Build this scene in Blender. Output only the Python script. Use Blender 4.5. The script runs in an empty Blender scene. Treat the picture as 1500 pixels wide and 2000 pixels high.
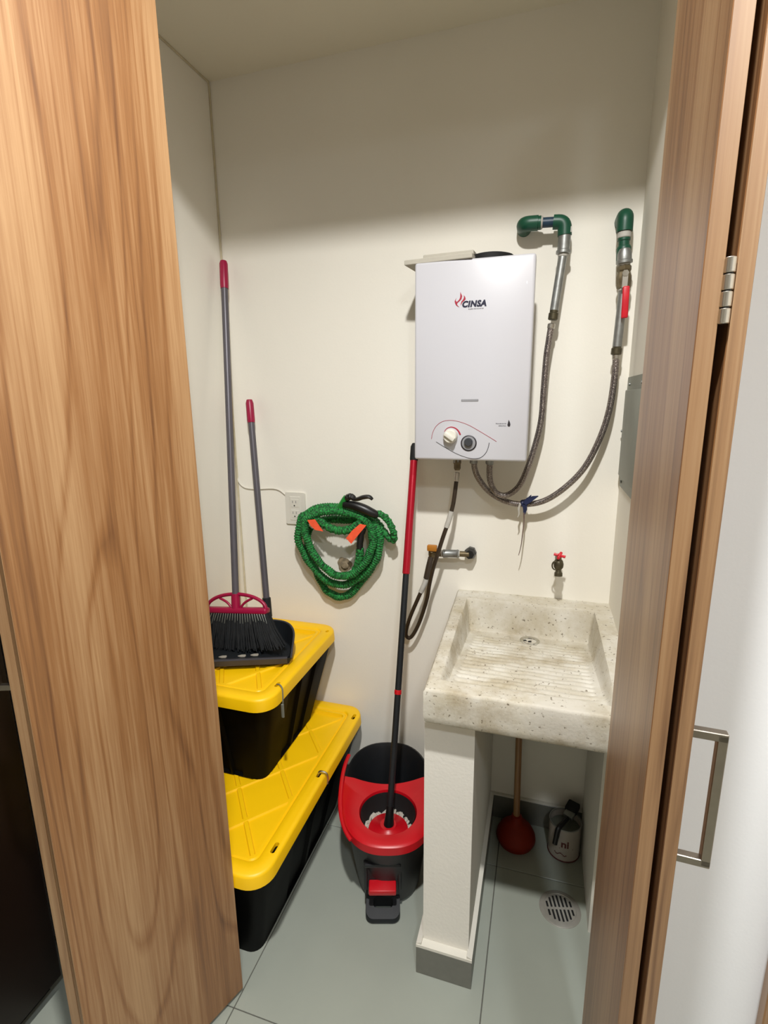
import bpy, bmesh, math, random
from mathutils import Matrix, Vector, Euler
random.seed(7)
PI = math.pi
scene = bpy.context.scene
C = scene.collection

# ---------------------------------------------------------------- camera
cam_d = bpy.data.cameras.new('camera')
cam = bpy.data.objects.new('camera', cam_d)
C.objects.link(cam)
cam_d.sensor_fit = 'VERTICAL'
cam_d.sensor_height = 36.0
cam_d.lens = 1003.2254 / 2000 * 36.0
cam_d.clip_start = 0.02
yaw, pitch, roll = 0.30091585, 0.2149117, -0.01088798
fw = Vector((-math.sin(yaw) * math.cos(pitch), math.cos(yaw) * math.cos(pitch), -math.sin(pitch)))
r0 = Vector((math.cos(yaw), math.sin(yaw), 0))
u0 = r0.cross(fw)
rt = math.cos(roll) * r0 + math.sin(roll) * u0
up = rt.cross(fw)
cam.matrix_world = Matrix(((rt.x, up.x, -fw.x, 0), (rt.y, up.y, -fw.y, 0), (rt.z, up.z, -fw.z, 1.5), (0, 0, 0, 1)))
scene.camera = cam

# ---------------------------------------------------------------- world, lights, exposure
world = bpy.data.worlds.new('world')
scene.world = world
world.use_nodes = True
world.node_tree.nodes['Background'].inputs[0].default_value = (0.9, 0.95, 1.0, 1)
world.node_tree.nodes['Background'].inputs[1].default_value = 0.0
vs = scene.view_settings
vs.view_transform = 'Standard'
vs.look = 'None'
vs.gamma = 1.0
vs.use_curve_mapping = False
vs.exposure = 0.0
LAMP_NEAR = dict(loc=(-0.07, 0.12, 2.80), power=205.0, color=(1.0, 0.99, 0.965), radius=0.04)
LAMP_FAR = dict(loc=(0.50, -0.90, 2.80), power=100.0, color=(0.86, 0.93, 1.0), radius=0.08)


def down_lamp(name, loc, power, color, radius):
    """downlight: even light over almost the whole lower half-space"""
    d = bpy.data.lights.new(name, 'SPOT')
    d.energy = power
    d.color = color
    d.shadow_soft_size = radius
    d.spot_size = math.radians(176)
    d.spot_blend = 0.95
    o = bpy.data.objects.new(name, d)
    o.location = loc
    C.objects.link(o)
    return o


down_lamp('ceiling_lamp_near_offscreen', **LAMP_NEAR)
down_lamp('ceiling_lamp_far_offscreen', **LAMP_FAR)

# ---------------------------------------------------------------- materials


ALB = 0.60      # one reflectance scale for every non-metal colour below


def lin(c, k=None):
    k = ALB if k is None else k
    out = []
    for v in c[:3]:
        v = v / 255.0
        out.append(v / 12.92 if v <= 0.04045 else ((v + 0.055) / 1.055) ** 2.4)
    return (out[0] * k, out[1] * k, out[2] * k, 1.0)


MATS = {}


def base_mat(name):
    m = bpy.data.materials.new(name)
    m.use_nodes = True
    nt = m.node_tree
    return m, nt, nt.nodes['Principled BSDF']


def mat(name, rgb, rough=0.5, metal=0.0, var=0.06, alb=None, vscale=12.0, bump=0.0, bscale=120.0, stretch=(1, 1, 1), spec=0.5, coat=0.0, trans=0.0):
    """plain coloured surface with slight procedural variation"""
    m, nt, b = base_mat(name)
    tc = nt.nodes.new('ShaderNodeTexCoord')
    mp = nt.nodes.new('ShaderNodeMapping')
    mp.inputs['Scale'].default_value = stretch
    nt.links.new(tc.outputs['Object'], mp.inputs[0])
    nz = nt.nodes.new('ShaderNodeTexNoise')
    nz.inputs['Scale'].default_value = vscale
    nz.inputs['Detail'].default_value = 4
    nt.links.new(mp.outputs[0], nz.inputs['Vector'])
    rp = nt.nodes.new('ShaderNodeValToRGB')
    c = lin(rgb, 1.0 if metal > .5 else alb)
    rp.color_ramp.elements[0].position = 0.3
    rp.color_ramp.elements[1].position = 0.7
    rp.color_ramp.elements[0].color = tuple(max(0, x * (1 - var)) for x in c[:3]) + (1,)
    rp.color_ramp.elements[1].color = tuple(min(1, x * (1 + var)) for x in c[:3]) + (1,)
    nt.links.new(nz.outputs['Fac'], rp.inputs[0])
    nt.links.new(rp.outputs[0], b.inputs['Base Color'])
    b.inputs['Roughness'].default_value = rough
    b.inputs['Metallic'].default_value = metal
    b.inputs['Specular IOR Level'].default_value = spec
    b.inputs['Coat Weight'].default_value = coat
    b.inputs['Transmission Weight'].default_value = trans
    if bump > 0:
        n2 = nt.nodes.new('ShaderNodeTexNoise')
        n2.inputs['Scale'].default_value = bscale
        n2.inputs['Detail'].default_value = 5
        nt.links.new(mp.outputs[0], n2.inputs['Vector'])
        bp = nt.nodes.new('ShaderNodeBump')
        bp.inputs['Strength'].default_value = bump
        bp.inputs['Distance'].default_value = 0.002
        nt.links.new(n2.outputs['Fac'], bp.inputs['Height'])
        nt.links.new(bp.outputs[0], b.inputs['Normal'])
    MATS[name] = m
    return m


def wood(name, dark, mid, light, rough=0.42, sx=1.0, seed=0.0):
    """long vertical grain, cathedral figure, a few knots"""
    m, nt, b = base_mat(name)
    N, Lk = nt.nodes.new, nt.links.new
    tc = N('ShaderNodeTexCoord')

    def mapped(scale, off):
        mp = N('ShaderNodeMapping')
        mp.inputs['Scale'].default_value = scale
        mp.inputs['Location'].default_value = (seed + off, seed * .7 + off, seed * 1.3)
        Lk(tc.outputs['Object'], mp.inputs[0])
        return mp.outputs[0]

    def noise(vec, sc, det=3.0, rgh=.5):
        n = N('ShaderNodeTexNoise')
        n.inputs['Scale'].default_value = sc
        n.inputs['Detail'].default_value = det
        n.inputs['Roughness'].default_value = rgh
        Lk(vec, n.inputs['Vector'])
        return n.outputs['Fac']

    def mth(op, a, bb):
        n = N('ShaderNodeMath')
        n.operation = op
        for i, v in enumerate((a, bb)):
            if isinstance(v, (int, float)):
                n.inputs[i].default_value = v
            else:
                Lk(v, n.inputs[i])
        return n.outputs[0]

    warp = noise(mapped((9 * sx, 9 * sx, 1.1), 11), 1.0, 2.0)
    fig = noise(mapped((3.2 * sx, 3.2 * sx, .42), 0), 1.0, 1.5)      # big cathedral field
    fig = mth('ADD', fig, mth('MULTIPLY', warp, .10))
    rings = mth('ABSOLUTE', mth('SINE', mth('MULTIPLY', fig, 46.0), 0), 0)
    lines = N('ShaderNodeMapRange')                                   # thin dark growth lines
    lines.inputs[1].default_value = 0.0
    lines.inputs[2].default_value = 0.42
    Lk(rings, lines.inputs[0])
    band = noise(mapped((15 * sx, 15 * sx, .22), 3), 1.0, 3.0)       # broad stripes
    patch = noise(mapped((5 * sx, 5 * sx, .8), 7), 1.0, 3.0)         # brown clouds
    fine = noise(mapped((150, 150, 2.6), 5), 1.0, 4.0, .65)           # fibres
    pores = noise(mapped((330, 330, 7), 9), 1.0, 2.0, .6)
    v = mth('MULTIPLY', band, .40)
    v = mth('ADD', v, mth('MULTIPLY', patch, .34))
    v = mth('ADD', v, mth('MULTIPLY', mth('SUBTRACT', lines.outputs[0], 1.0), .10))
    v = mth('ADD', v, mth('MULTIPLY', fine, .32))
    v = mth('ADD', v, mth('MULTIPLY', mth('SUBTRACT', pores, .5), .16))
    rp = N('ShaderNodeValToRGB')
    e = rp.color_ramp.elements
    e[0].position, e[0].color = .30, lin(dark)
    e[1].position, e[1].color = .64, lin(light)
    x = e.new(.48)
    x.color = lin(mid)
    Lk(v, rp.inputs[0])
    # knots
    vo = N('ShaderNodeTexVoronoi')
    vo.inputs['Scale'].default_value = 1.0
    Lk(mapped((4.5, 4.5, 2.2), 2), vo.inputs['Vector'])
    kn = N('ShaderNodeValToRGB')
    kn.color_ramp.elements[0].position, kn.color_ramp.elements[0].color = .02, (.25, .25, .25, 1)
    kn.color_ramp.elements[1].position, kn.color_ramp.elements[1].color = .05, (1, 1, 1, 1)
    Lk(vo.outputs['Distance'], kn.inputs[0])
    mx = N('ShaderNodeMix')
    mx.data_type = 'RGBA'
    mx.blend_type = 'MULTIPLY'
    mx.inputs[0].default_value = 0.8
    Lk(rp.outputs[0], mx.inputs[6])
    Lk(kn.outputs[0], mx.inputs[7])
    Lk(mx.outputs[2], b.inputs['Base Color'])
    b.inputs['Roughness'].default_value = rough
    b.inputs['Coat Weight'].default_value = .6
    b.inputs['Coat Roughness'].default_value = .5
    bp = N('ShaderNodeBump')
    bp.inputs['Strength'].default_value = .08
    bp.inputs['Distance'].default_value = .001
    Lk(fine, bp.inputs['Height'])
    Lk(bp.outputs[0], b.inputs['Normal'])
    MATS[name] = m
    return m


def concrete(name):
    m, nt, b = base_mat(name)
    N, Lk = nt.nodes.new, nt.links.new
    tc = N('ShaderNodeTexCoord')
    n1 = N('ShaderNodeTexNoise')
    n1.inputs['Scale'].default_value = 9
    n1.inputs['Detail'].default_value = 6
    n1.inputs['Roughness'].default_value = .65
    Lk(tc.outputs['Object'], n1.inputs['Vector'])
    r1 = N('ShaderNodeValToRGB')
    r1.color_ramp.elements[0].position, r1.color_ramp.elements[0].color = .30, lin((208, 197, 170), .76)
    r1.color_ramp.elements[1].position, r1.color_ramp.elements[1].color = .62, lin((236, 231, 218), .76)
    Lk(n1.outputs['Fac'], r1.inputs[0])
    # dark pits
    n2 = N('ShaderNodeTexNoise')
    n2.inputs['Scale'].default_value = 120
    n2.inputs['Detail'].default_value = 4
    Lk(tc.outputs['Object'], n2.inputs['Vector'])
    r2 = N('ShaderNodeValToRGB')
    r2.color_ramp.elements[0].position, r2.color_ramp.elements[0].color = .30, lin((120, 106, 84), 1.0)
    r2.color_ramp.elements[1].position, r2.color_ramp.elements[1].color = .37, (1, 1, 1, 1)
    Lk(n2.outputs['Fac'], r2.inputs[0])
    mx = N('ShaderNodeMix')
    mx.data_type = 'RGBA'
    mx.blend_type = 'MULTIPLY'
    mx.inputs[0].default_value = .8
    Lk(r1.outputs[0], mx.inputs[6])
    Lk(r2.outputs[0], mx.inputs[7])
    # brown grime patches
    n3 = N('ShaderNodeTexNoise')
    n3.inputs['Scale'].default_value = 5
    n3.inputs['Detail'].default_value = 8
    n3.inputs['Roughness'].default_value = .75
    Lk(tc.outputs['Object'], n3.inputs['Vector'])
    r3 = N('ShaderNodeValToRGB')
    r3.color_ramp.elements[0].position, r3.color_ramp.elements[0].color = .36, lin((178, 156, 112), 1.0)
    r3.color_ramp.elements[1].position, r3.color_ramp.elements[1].color = .50, (1, 1, 1, 1)
    Lk(n3.outputs['Fac'], r3.inputs[0])
    m2 = N('ShaderNodeMix')
    m2.data_type = 'RGBA'
    m2.blend_type = 'MULTIPLY'
    m2.inputs[0].default_value = .42
    Lk(mx.outputs[2], m2.inputs[6])
    Lk(r3.outputs[0], m2.inputs[7])
    Lk(m2.outputs[2], b.inputs['Base Color'])
    b.inputs['Roughness'].default_value = .8
    bp = N('ShaderNodeBump')
    bp.inputs['Strength'].default_value = .5
    bp.inputs['Distance'].default_value = .0015
    Lk(n2.outputs['Fac'], bp.inputs['Height'])
    Lk(bp.outputs[0], b.inputs['Normal'])
    MATS[name] = m
    return m


def braid(name):
    m, nt, b = base_mat(name)
    N, Lk = nt.nodes.new, nt.links.new
    tc = N('ShaderNodeTexCoord')
    vo = N('ShaderNodeTexVoronoi')
    vo.inputs['Scale'].default_value = 330
    Lk(tc.outputs['Object'], vo.inputs['Vector'])
    rp = N('ShaderNodeValToRGB')
    rp.color_ramp.elements[0].color = lin((196, 188, 180), 1.0)
    rp.color_ramp.elements[1].position = .6
    rp.color_ramp.elements[1].color = lin((118, 108, 104), 1.0)
    Lk(vo.outputs['Distance'], rp.inputs[0])
    Lk(rp.outputs[0], b.inputs['Base Color'])
    b.inputs['Metallic'].default_value = .75
    b.inputs['Roughness'].default_value = .42
    bp = N('ShaderNodeBump')
    bp.inputs['Strength'].default_value = .6
    bp.inputs['Distance'].default_value = .001
    Lk(vo.outputs['Distance'], bp.inputs['Height'])
    Lk(bp.outputs[0], b.inputs['Normal'])
    MATS[name] = m
    return m


def hose_fabric(name, a, c):
    m, nt, b = base_mat(name)
    N, Lk = nt.nodes.new, nt.links.new
    tc = N('ShaderNodeTexCoord')
    n = N('ShaderNodeTexNoise')
    n.inputs['Scale'].default_value = 160
    n.inputs['Detail'].default_value = 5
    Lk(tc.outputs['Object'], n.inputs['Vector'])
    rp = N('ShaderNodeValToRGB')
    rp.color_ramp.elements[0].position, rp.color_ramp.elements[0].color = .36, lin(a)
    rp.color_ramp.elements[1].position, rp.color_ramp.elements[1].color = .62, lin(c)
    Lk(n.outputs['Fac'], rp.inputs[0])
    Lk(rp.outputs[0], b.inputs['Base Color'])
    b.inputs['Roughness'].default_value = .75
    bp = N('ShaderNodeBump')
    bp.inputs['Strength'].default_value = .7
    bp.inputs['Distance'].default_value = .002
    Lk(n.outputs['Fac'], bp.inputs['Height'])
    Lk(bp.outputs[0], b.inputs['Normal'])
    MATS[name] = m
    return m


WALL = mat('wall_paint', (236, 232, 221), .75, alb=1.0, var=.012, vscale=3, bump=.12, bscale=160)
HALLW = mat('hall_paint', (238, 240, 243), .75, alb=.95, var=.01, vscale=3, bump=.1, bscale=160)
CEIL = mat('ceiling_paint', (232, 226, 208), .8, alb=1.0, var=.012, vscale=3, bump=.1, bscale=120)
TILE = mat('floor_tile', (198, 204, 191), .38, var=.035, vscale=5, bump=.05, bscale=300)
HALLD = mat('hall_far_paint', (222, 214, 200), .8, alb=.95, var=.02, vscale=3, bump=.1, bscale=160)
GROUT = mat('grout', (112, 110, 102), .9, var=.1, vscale=60, bump=.3)
BASET = mat('baseboard_tile', (140, 140, 130), .4, var=.06, vscale=40)
LEDGE = mat('white_mortar', (230, 226, 214), .8, alb=.88, var=.02, vscale=30, bump=.3)
PIER = mat('pier_plaster', (234, 230, 220), .8, alb=.95, var=.015, vscale=6, bump=.28, bscale=140)
WOODL = wood('door_wood', (112, 66, 31), (175, 121, 70), (214, 168, 118), seed=1.7)
WOODE = wood('door_edge_wood', (136, 94, 58), (180, 136, 92), (200, 160, 116), sx=3.0, seed=4.1)
CONC = concrete('cast_concrete')
BRAID = braid('steel_braid')
GFAB = hose_fabric('green_fabric', (4, 62, 26), (46, 176, 80))
STEEL = mat('brushed_steel', (190, 186, 178), .3, 1.0, var=.08, vscale=60, bump=.05, stretch=(1, 1, .1))
CHROME = mat('chrome', (214, 214, 210), .16, 1.0, var=.03)
GALV = mat('galvanised', (150, 152, 150), .45, .85, var=.16, vscale=45, bump=.1)
HANDLE = mat('satin_nickel', (150, 140, 128), .33, 1.0, var=.06, vscale=50)
BRASS = mat('old_brass', (112, 100, 76), .45, .7, var=.2, vscale=60)
BRONZE = mat('tap_bronze', (86, 80, 62), .42, .7, var=.25, vscale=60)
WHITE = mat('white_enamel', (230, 230, 237), .3, alb=.74, var=.006, vscale=4, coat=.2)
PLASW = mat('white_plastic', (234, 230, 218), .4, alb=.85, var=.02)
LABELW = mat('white_label', (226, 222, 212), .6, var=.05, vscale=80)
BLACK = mat('black_plastic', (20, 20, 22), .38, var=.15, vscale=30)
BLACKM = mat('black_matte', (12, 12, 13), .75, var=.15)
TOTE = mat('tote_black', (5, 5, 6), .6, spec=.08, var=.1, vscale=20, bump=.05, bscale=200)
YELLOW = mat('lid_yellow', (252, 200, 2), .45, alb=.96, var=.03, vscale=9, bump=.06, bscale=220)
CHAR = mat('charcoal_plastic', (34, 38, 42), .5, spec=.35, var=.12, vscale=25)
CHARD = mat('bucket_dark', (28, 31, 35), .5, var=.12, vscale=18)
GREYP = mat('grey_plastic', (72, 70, 76), .42, var=.06, vscale=25)
GREYM = mat('grey_metal_tube', (118, 114, 122), .4, .3, var=.05, vscale=40, stretch=(1, 1, .1))
MAG = mat('magenta_plastic', (160, 6, 62), .38, alb=.9, var=.06)
RED = mat('red_plastic', (196, 8, 26), .36, alb=.9, var=.06)
REDH = mat('red_vinyl', (214, 28, 46), .4, alb=.9, var=.08, vscale=60)
REDT = mat('red_tube', (176, 12, 38), .3, .2, alb=.9, var=.06, stretch=(1, 1, .1))
PPR = mat('ppr_green', (12, 92, 66), .42, var=.08, vscale=30)
PPRB = mat('ppr_blue', (30, 66, 92), .45, var=.15, vscale=60)
RUBBER = mat('brown_rubber', (62, 46, 28), .5, var=.12, vscale=40)
ORANGE = mat('orange_tag', (255, 98, 62), .45, alb=.95, var=.1, vscale=60)
ORANGEV = mat('orange_vinyl', (226, 146, 44), .45, var=.08)
PLUNGER = mat('plunger_rubber', (156, 40, 14), .6, spec=.25, var=.1)
STICK = wood('broomstick_wood', (140, 92, 46), (182, 130, 76), (206, 158, 100), sx=3, seed=8)
PLATE = mat('access_plate', (158, 162, 150), .45, .35, var=.06, vscale=14)
DARKW = mat('dark_brown_lacquer', (44, 28, 19), .45, var=.25, vscale=5, stretch=(1, 1, .15), spec=.3)
FOAM = mat('foam_board', (232, 226, 210), .85, var=.03, vscale=40, bump=.2)
MOPW = mat('mop_yarn', (226, 218, 204), .9, var=.08, vscale=80, bump=.4)
NAVY = mat('logo_navy', (28, 30, 66), .4, var=.02)
LOGOR = mat('logo_red', (206, 42, 72), .4, var=.03)
LINEK = mat('print_dark', (52, 46, 52), .5, var=.02)
LINER = mat('print_red', (196, 44, 72), .5, var=.02)
GREYT = mat('print_grey', (132, 132, 138), .5, var=.02)
SLOTG = mat('slot_grey', (176, 176, 180), .5, var=.05)
KNOBG = mat('knob_grey', (72, 74, 80), .4, var=.1)
BLUEP = mat('blue_plastic_film', (34, 46, 92), .5, var=.2, vscale=60)
GREYS = mat('old_string', (150, 128, 116), .8, var=.2, vscale=90)
STAIN = mat('old_plaster', (176, 158, 128), .9, var=.35, vscale=70, bump=.7, bscale=160)
CANW = mat('can_label', (214, 204, 192), .5, var=.06, vscale=14)
CANTX = mat('can_print', (110, 44, 44), .6, var=.1)
DRAINM = mat('drain_nickel', (206, 202, 192), .3, .35, var=.08, vscale=40)
PAPER = mat('paper_scrap', (200, 192, 176), .8, var=.1)
BRIST = mat('bristle_grey', (34, 36, 38), .7, spec=.2, var=.3, vscale=60)

# traced centre lines and outlines, in metres
TRACE = {
    'coil_a': [(-0.8024,1.603,1.0957),(-0.8167,1.603,1.0455),(-0.816,1.603,1.0011),(-0.7971,1.603,0.9634),(-0.7751,1.603,0.9287),(-0.7471,1.603,0.8973),(-0.7103,1.603,0.8696),(-0.6702,1.603,0.8594),(-0.63,1.603,0.869),(-0.59,1.603,0.8951),(-0.5506,1.603,0.9316),(-0.5255,1.603,0.9716),(-0.5141,1.603,1.0126),(-0.515,1.603,1.0522),(-0.5292,1.603,1.0854),(-0.5583,1.603,1.1097),(-0.5904,1.603,1.1236),(-0.6284,1.603,1.132),(-0.6668,1.603,1.1392),(-0.7087,1.603,1.1411),(-0.7518,1.603,1.1282),(-0.7844,1.603,1.1076)],
    'coil_b': [(-0.7792,1.578,1.0865),(-0.7769,1.578,1.0435),(-0.7631,1.578,1.0009),(-0.739,1.578,0.9589),(-0.706,1.578,0.926),(-0.6727,1.578,0.9055),(-0.6362,1.578,0.9034),(-0.5997,1.578,0.9191),(-0.5662,1.578,0.9518),(-0.5425,1.578,0.9911),(-0.5312,1.578,1.0288),(-0.5319,1.578,1.0653),(-0.5447,1.578,1.0929),(-0.5708,1.578,1.1146),(-0.6081,1.578,1.128),(-0.6568,1.578,1.1332),(-0.7039,1.578,1.1293),(-0.7466,1.578,1.1151)],
    'coil_c': [(-0.7891,1.632,1.0512),(-0.7974,1.632,1.0002),(-0.7881,1.632,0.9413),(-0.7664,1.632,0.8916),(-0.7473,1.632,0.8472),(-0.7246,1.632,0.8175),(-0.6926,1.632,0.8035),(-0.6602,1.632,0.8055),(-0.6278,1.632,0.8276),(-0.5983,1.632,0.8646),(-0.5607,1.632,0.9158),(-0.5377,1.632,0.9673),(-0.5287,1.632,1.0196),(-0.5363,1.632,1.0593),(-0.566,1.632,1.0842),(-0.61,1.632,1.0922),(-0.6689,1.632,1.0915),(-0.7321,1.632,1.085),(-0.7705,1.632,1.0717)],
    'coil_d': [(-0.7684,1.6,1.1118),(-0.7391,1.585,1.1007),(-0.707,1.575,1.0863),(-0.6721,1.57,1.0725),(-0.6392,1.57,1.068),(-0.6064,1.57,1.0754),(-0.581,1.575,1.0914),(-0.5628,1.585,1.1083),(-0.5544,1.6,1.1158)],
    'tail': [(-0.5173,1.585,1.1328),(-0.4913,1.585,1.1227),(-0.4708,1.585,1.0984),(-0.4608,1.59,1.067),(-0.4626,1.6,1.0409),(-0.4804,1.607,1.043),(-0.5012,1.615,1.0632),(-0.5239,1.62,1.0895),(-0.5442,1.625,1.1056)],
    'grip': [(-0.6284,1.57,1.1595),(-0.5936,1.57,1.1574),(-0.5601,1.572,1.1472),(-0.5327,1.576,1.1351),(-0.5112,1.582,1.1261)],
    'gunneck': [(-0.6485,1.585,1.14),(-0.6398,1.578,1.1548),(-0.6288,1.572,1.1706),(-0.6182,1.57,1.1843)],
    'gunhead': [(-0.6168,1.566,1.1787),(-0.6073,1.566,1.1868),(-0.5966,1.566,1.1872),(-0.5875,1.566,1.1813)],
    'lever': [(-0.5953,1.562,1.1805),(-0.5768,1.562,1.1813),(-0.5557,1.562,1.1886),(-0.5349,1.562,1.1908),(-0.5234,1.562,1.1825)],
    'coupling': [(-0.5593,1.566,1.082),(-0.5678,1.566,1.0555),(-0.5724,1.566,1.0291),(-0.5729,1.566,1.008)],
    'coil_e': [(-0.5729,1.566,1.008),(-0.577,1.572,0.9795),(-0.586,1.58,0.9494),(-0.6013,1.59,0.9232)],
    'tag_a': [(-0.7581,1.556,1.1008),(-0.7299,1.556,1.1051),(-0.7009,1.556,1.0648),(-0.73,1.556,1.0682),(-0.7449,1.556,1.0805)],
    'tag_b': [(-0.5658,1.552,1.1003),(-0.5436,1.552,1.0966),(-0.5706,1.552,1.0641),(-0.5981,1.552,1.0297),(-0.6164,1.552,1.048),(-0.5942,1.552,1.0754)],
    'sw_up': [(-0.3101,1.468,1.3879),(-0.3067,1.468,1.4055),(-0.2979,1.468,1.423),(-0.2838,1.468,1.4352),(-0.2679,1.468,1.4404),(-0.2486,1.468,1.4408),(-0.2259,1.468,1.4362),(-0.2015,1.468,1.4269),(-0.1737,1.468,1.4117),(-0.1478,1.468,1.3966),(-0.1254,1.468,1.3832)],
    'sw_lo': [(-0.2965,1.468,1.3801),(-0.2686,1.468,1.3638),(-0.2381,1.468,1.3477),(-0.2133,1.468,1.3385),(-0.1922,1.468,1.3341),(-0.1749,1.468,1.335),(-0.163,1.468,1.3405),(-0.1531,1.468,1.3519),(-0.1476,1.468,1.3658),(-0.1452,1.468,1.3796)],
    'sw_red': [(-0.2728,1.468,1.4092),(-0.2658,1.468,1.418),(-0.2536,1.468,1.4224),(-0.2412,1.468,1.419),(-0.2323,1.468,1.4113),(-0.2269,1.468,1.401)],
    'fl1': [(-0.2346,1.469,1.7811),(-0.2295,1.469,1.7705),(-0.2312,1.469,1.7628),(-0.2375,1.469,1.7572),(-0.2425,1.469,1.7532),(-0.2424,1.469,1.7488),(-0.2367,1.469,1.7424),(-0.2447,1.469,1.7472),(-0.2485,1.469,1.7535),(-0.2495,1.469,1.7588),(-0.245,1.469,1.7663),(-0.2468,1.469,1.7604),(-0.2439,1.469,1.7558),(-0.2376,1.469,1.7615),(-0.2349,1.469,1.7674),(-0.2346,1.469,1.7742)],
    'fl2': [(-0.2254,1.469,1.7723),(-0.2212,1.469,1.7674),(-0.2201,1.469,1.7621),(-0.2228,1.469,1.7589),(-0.2282,1.469,1.7549),(-0.2305,1.469,1.7516),(-0.2322,1.469,1.7465),(-0.2329,1.469,1.7508),(-0.231,1.469,1.7568),(-0.2265,1.469,1.7617),(-0.2244,1.469,1.7667)],
    'hose_hot': [(0.0039,1.6,1.701),(-0.0007,1.6,1.6598),(-0.005,1.6,1.6111),(-0.0074,1.6,1.5255),(-0.01,1.6,1.4378),(-0.0235,1.6,1.3627),(-0.0423,1.598,1.2935),(-0.065,1.593,1.2388),(-0.0985,1.588,1.2113),(-0.1292,1.585,1.2169),(-0.147,1.583,1.2451),(-0.1525,1.582,1.2767),(-0.1523,1.582,1.3159)],
    'hose_cold': [(0.1785,1.6,1.6119),(0.1796,1.6,1.5641),(0.1726,1.6,1.4664),(0.1521,1.6,1.38),(0.1164,1.6,1.2977),(0.0635,1.6,1.2349),(0.0072,1.605,1.1939),(-0.0526,1.61,1.1805),(-0.1071,1.612,1.1888),(-0.155,1.61,1.2163),(-0.1867,1.6,1.2571),(-0.1989,1.59,1.2901),(-0.2005,1.585,1.3144)],
    'gas_hose': [(-0.2509,1.58,1.2739),(-0.2541,1.575,1.2343),(-0.2603,1.57,1.1781),(-0.2715,1.565,1.1291),(-0.2893,1.56,1.0708),(-0.3064,1.558,1.0107),(-0.3207,1.565,0.9641),(-0.3349,1.578,0.9054),(-0.344,1.59,0.855),(-0.3582,1.6,0.8035),(-0.377,1.605,0.7466),(-0.3977,1.608,0.7025),(-0.4123,1.608,0.6871),(-0.4223,1.604,0.6992),(-0.4171,1.598,0.7333),(-0.401,1.592,0.7831),(-0.3787,1.588,0.8392),(-0.3613,1.588,0.8812),(-0.3518,1.592,0.906),(-0.3481,1.598,0.9295),(-0.3431,1.606,0.9596),(-0.3383,1.615,0.9857)],
    'string': [(-0.0386,1.6,1.1831),(-0.0398,1.6,1.1429),(-0.0394,1.6,1.1023),(-0.0406,1.6,1.0611),(-0.0439,1.6,1.031)],
    'cord': [(-1.086,1.657,1.2467),(-1.0825,1.657,1.2082),(-1.0581,1.657,1.1859),(-1.0107,1.657,1.182),(-0.9465,1.657,1.1865),(-0.9153,1.657,1.182),(-0.8913,1.657,1.166)],
}

# ---------------------------------------------------------------- geometry helpers (a shape = (verts, faces))


def join(*shapes):
    V, F = [], []
    for v, f in shapes:
        o = len(V)
        V += [tuple(p) for p in v]
        F += [tuple(i + o for i in q) for q in f]
    return V, F


def xf(shape, M):
    return [tuple(M @ Vector(p)) for p in shape[0]], shape[1]


def sbox(lo, hi, bev=0.0, seg=2):
    bm = bmesh.new()
    bmesh.ops.create_cube(bm, size=1)
    for v in bm.verts:
        for i in range(3):
            v.co[i] = lo[i] if v.co[i] < 0 else hi[i]
    if bev > 0:
        bmesh.ops.bevel(bm, geom=list(bm.edges), offset=bev, segments=seg, profile=.5, affect='EDGES')
    bm.verts.index_update()
    V = [tuple(v.co) for v in bm.verts]
    F = [tuple(v.index for v in f.verts) for f in bm.faces]
    bm.free()
    return V, F


def smooth_path(pts, n, closed=False):
    """Catmull-Rom resampling"""
    P = [Vector(p) for p in pts]
    m = len(P)
    out = []
    segs = m if closed else m - 1
    per = max(2, n // segs)
    for i in range(segs):
        if closed:
            a, b, c, d = P[(i - 1) % m], P[i], P[(i + 1) % m], P[(i + 2) % m]
        else:
            a, b, c, d = P[max(i - 1, 0)], P[i], P[i + 1], P[min(i + 2, m - 1)]
        for k in range(per):
            t = k / per
            out.append(.5 * ((2 * b) + (-a + c) * t + (2 * a - 5 * b + 4 * c - d) * t * t + (-a + 3 * b - 3 * c + d) * t ** 3))
    if not closed:
        out.append(P[-1])
    return out


def tube(pts, r, sides=12, closed=False, cap=True, flat=1.0):
    P = [Vector(p) for p in pts]
    n = len(P)
    R = r if isinstance(r, (list, tuple)) else [r] * n
    V, F = [], []
    prev = None
    for i in range(n):
        if closed:
            t = P[(i + 1) % n] - P[(i - 1) % n]
        else:
            t = P[min(i + 1, n - 1)] - P[max(i - 1, 0)]
        t.normalize()
        if prev is None:
            ref = Vector((0, -1, 0)) if abs(t.y) < .9 else Vector((0, 0, 1))
            nrm = (ref - t * ref.dot(t)).normalized()
        else:
            nrm = (prev - t * prev.dot(t)).normalized()
        prev = nrm
        bn = t.cross(nrm)
        for k in range(sides):
            a = 2 * PI * k / sides
            V.append(tuple(P[i] + R[i] * (math.cos(a) * nrm * flat + math.sin(a) * bn)))
    rng = n if closed else n - 1
    for i in range(rng):
        j = (i + 1) % n
        for k in range(sides):
            k2 = (k + 1) % sides
            F.append((i * sides + k, i * sides + k2, j * sides + k2, j * sides + k))
    if cap and not closed:
        F.append(tuple(range(sides))[::-1])
        F.append(tuple((n - 1) * sides + k for k in range(sides)))
    return V, F


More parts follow.
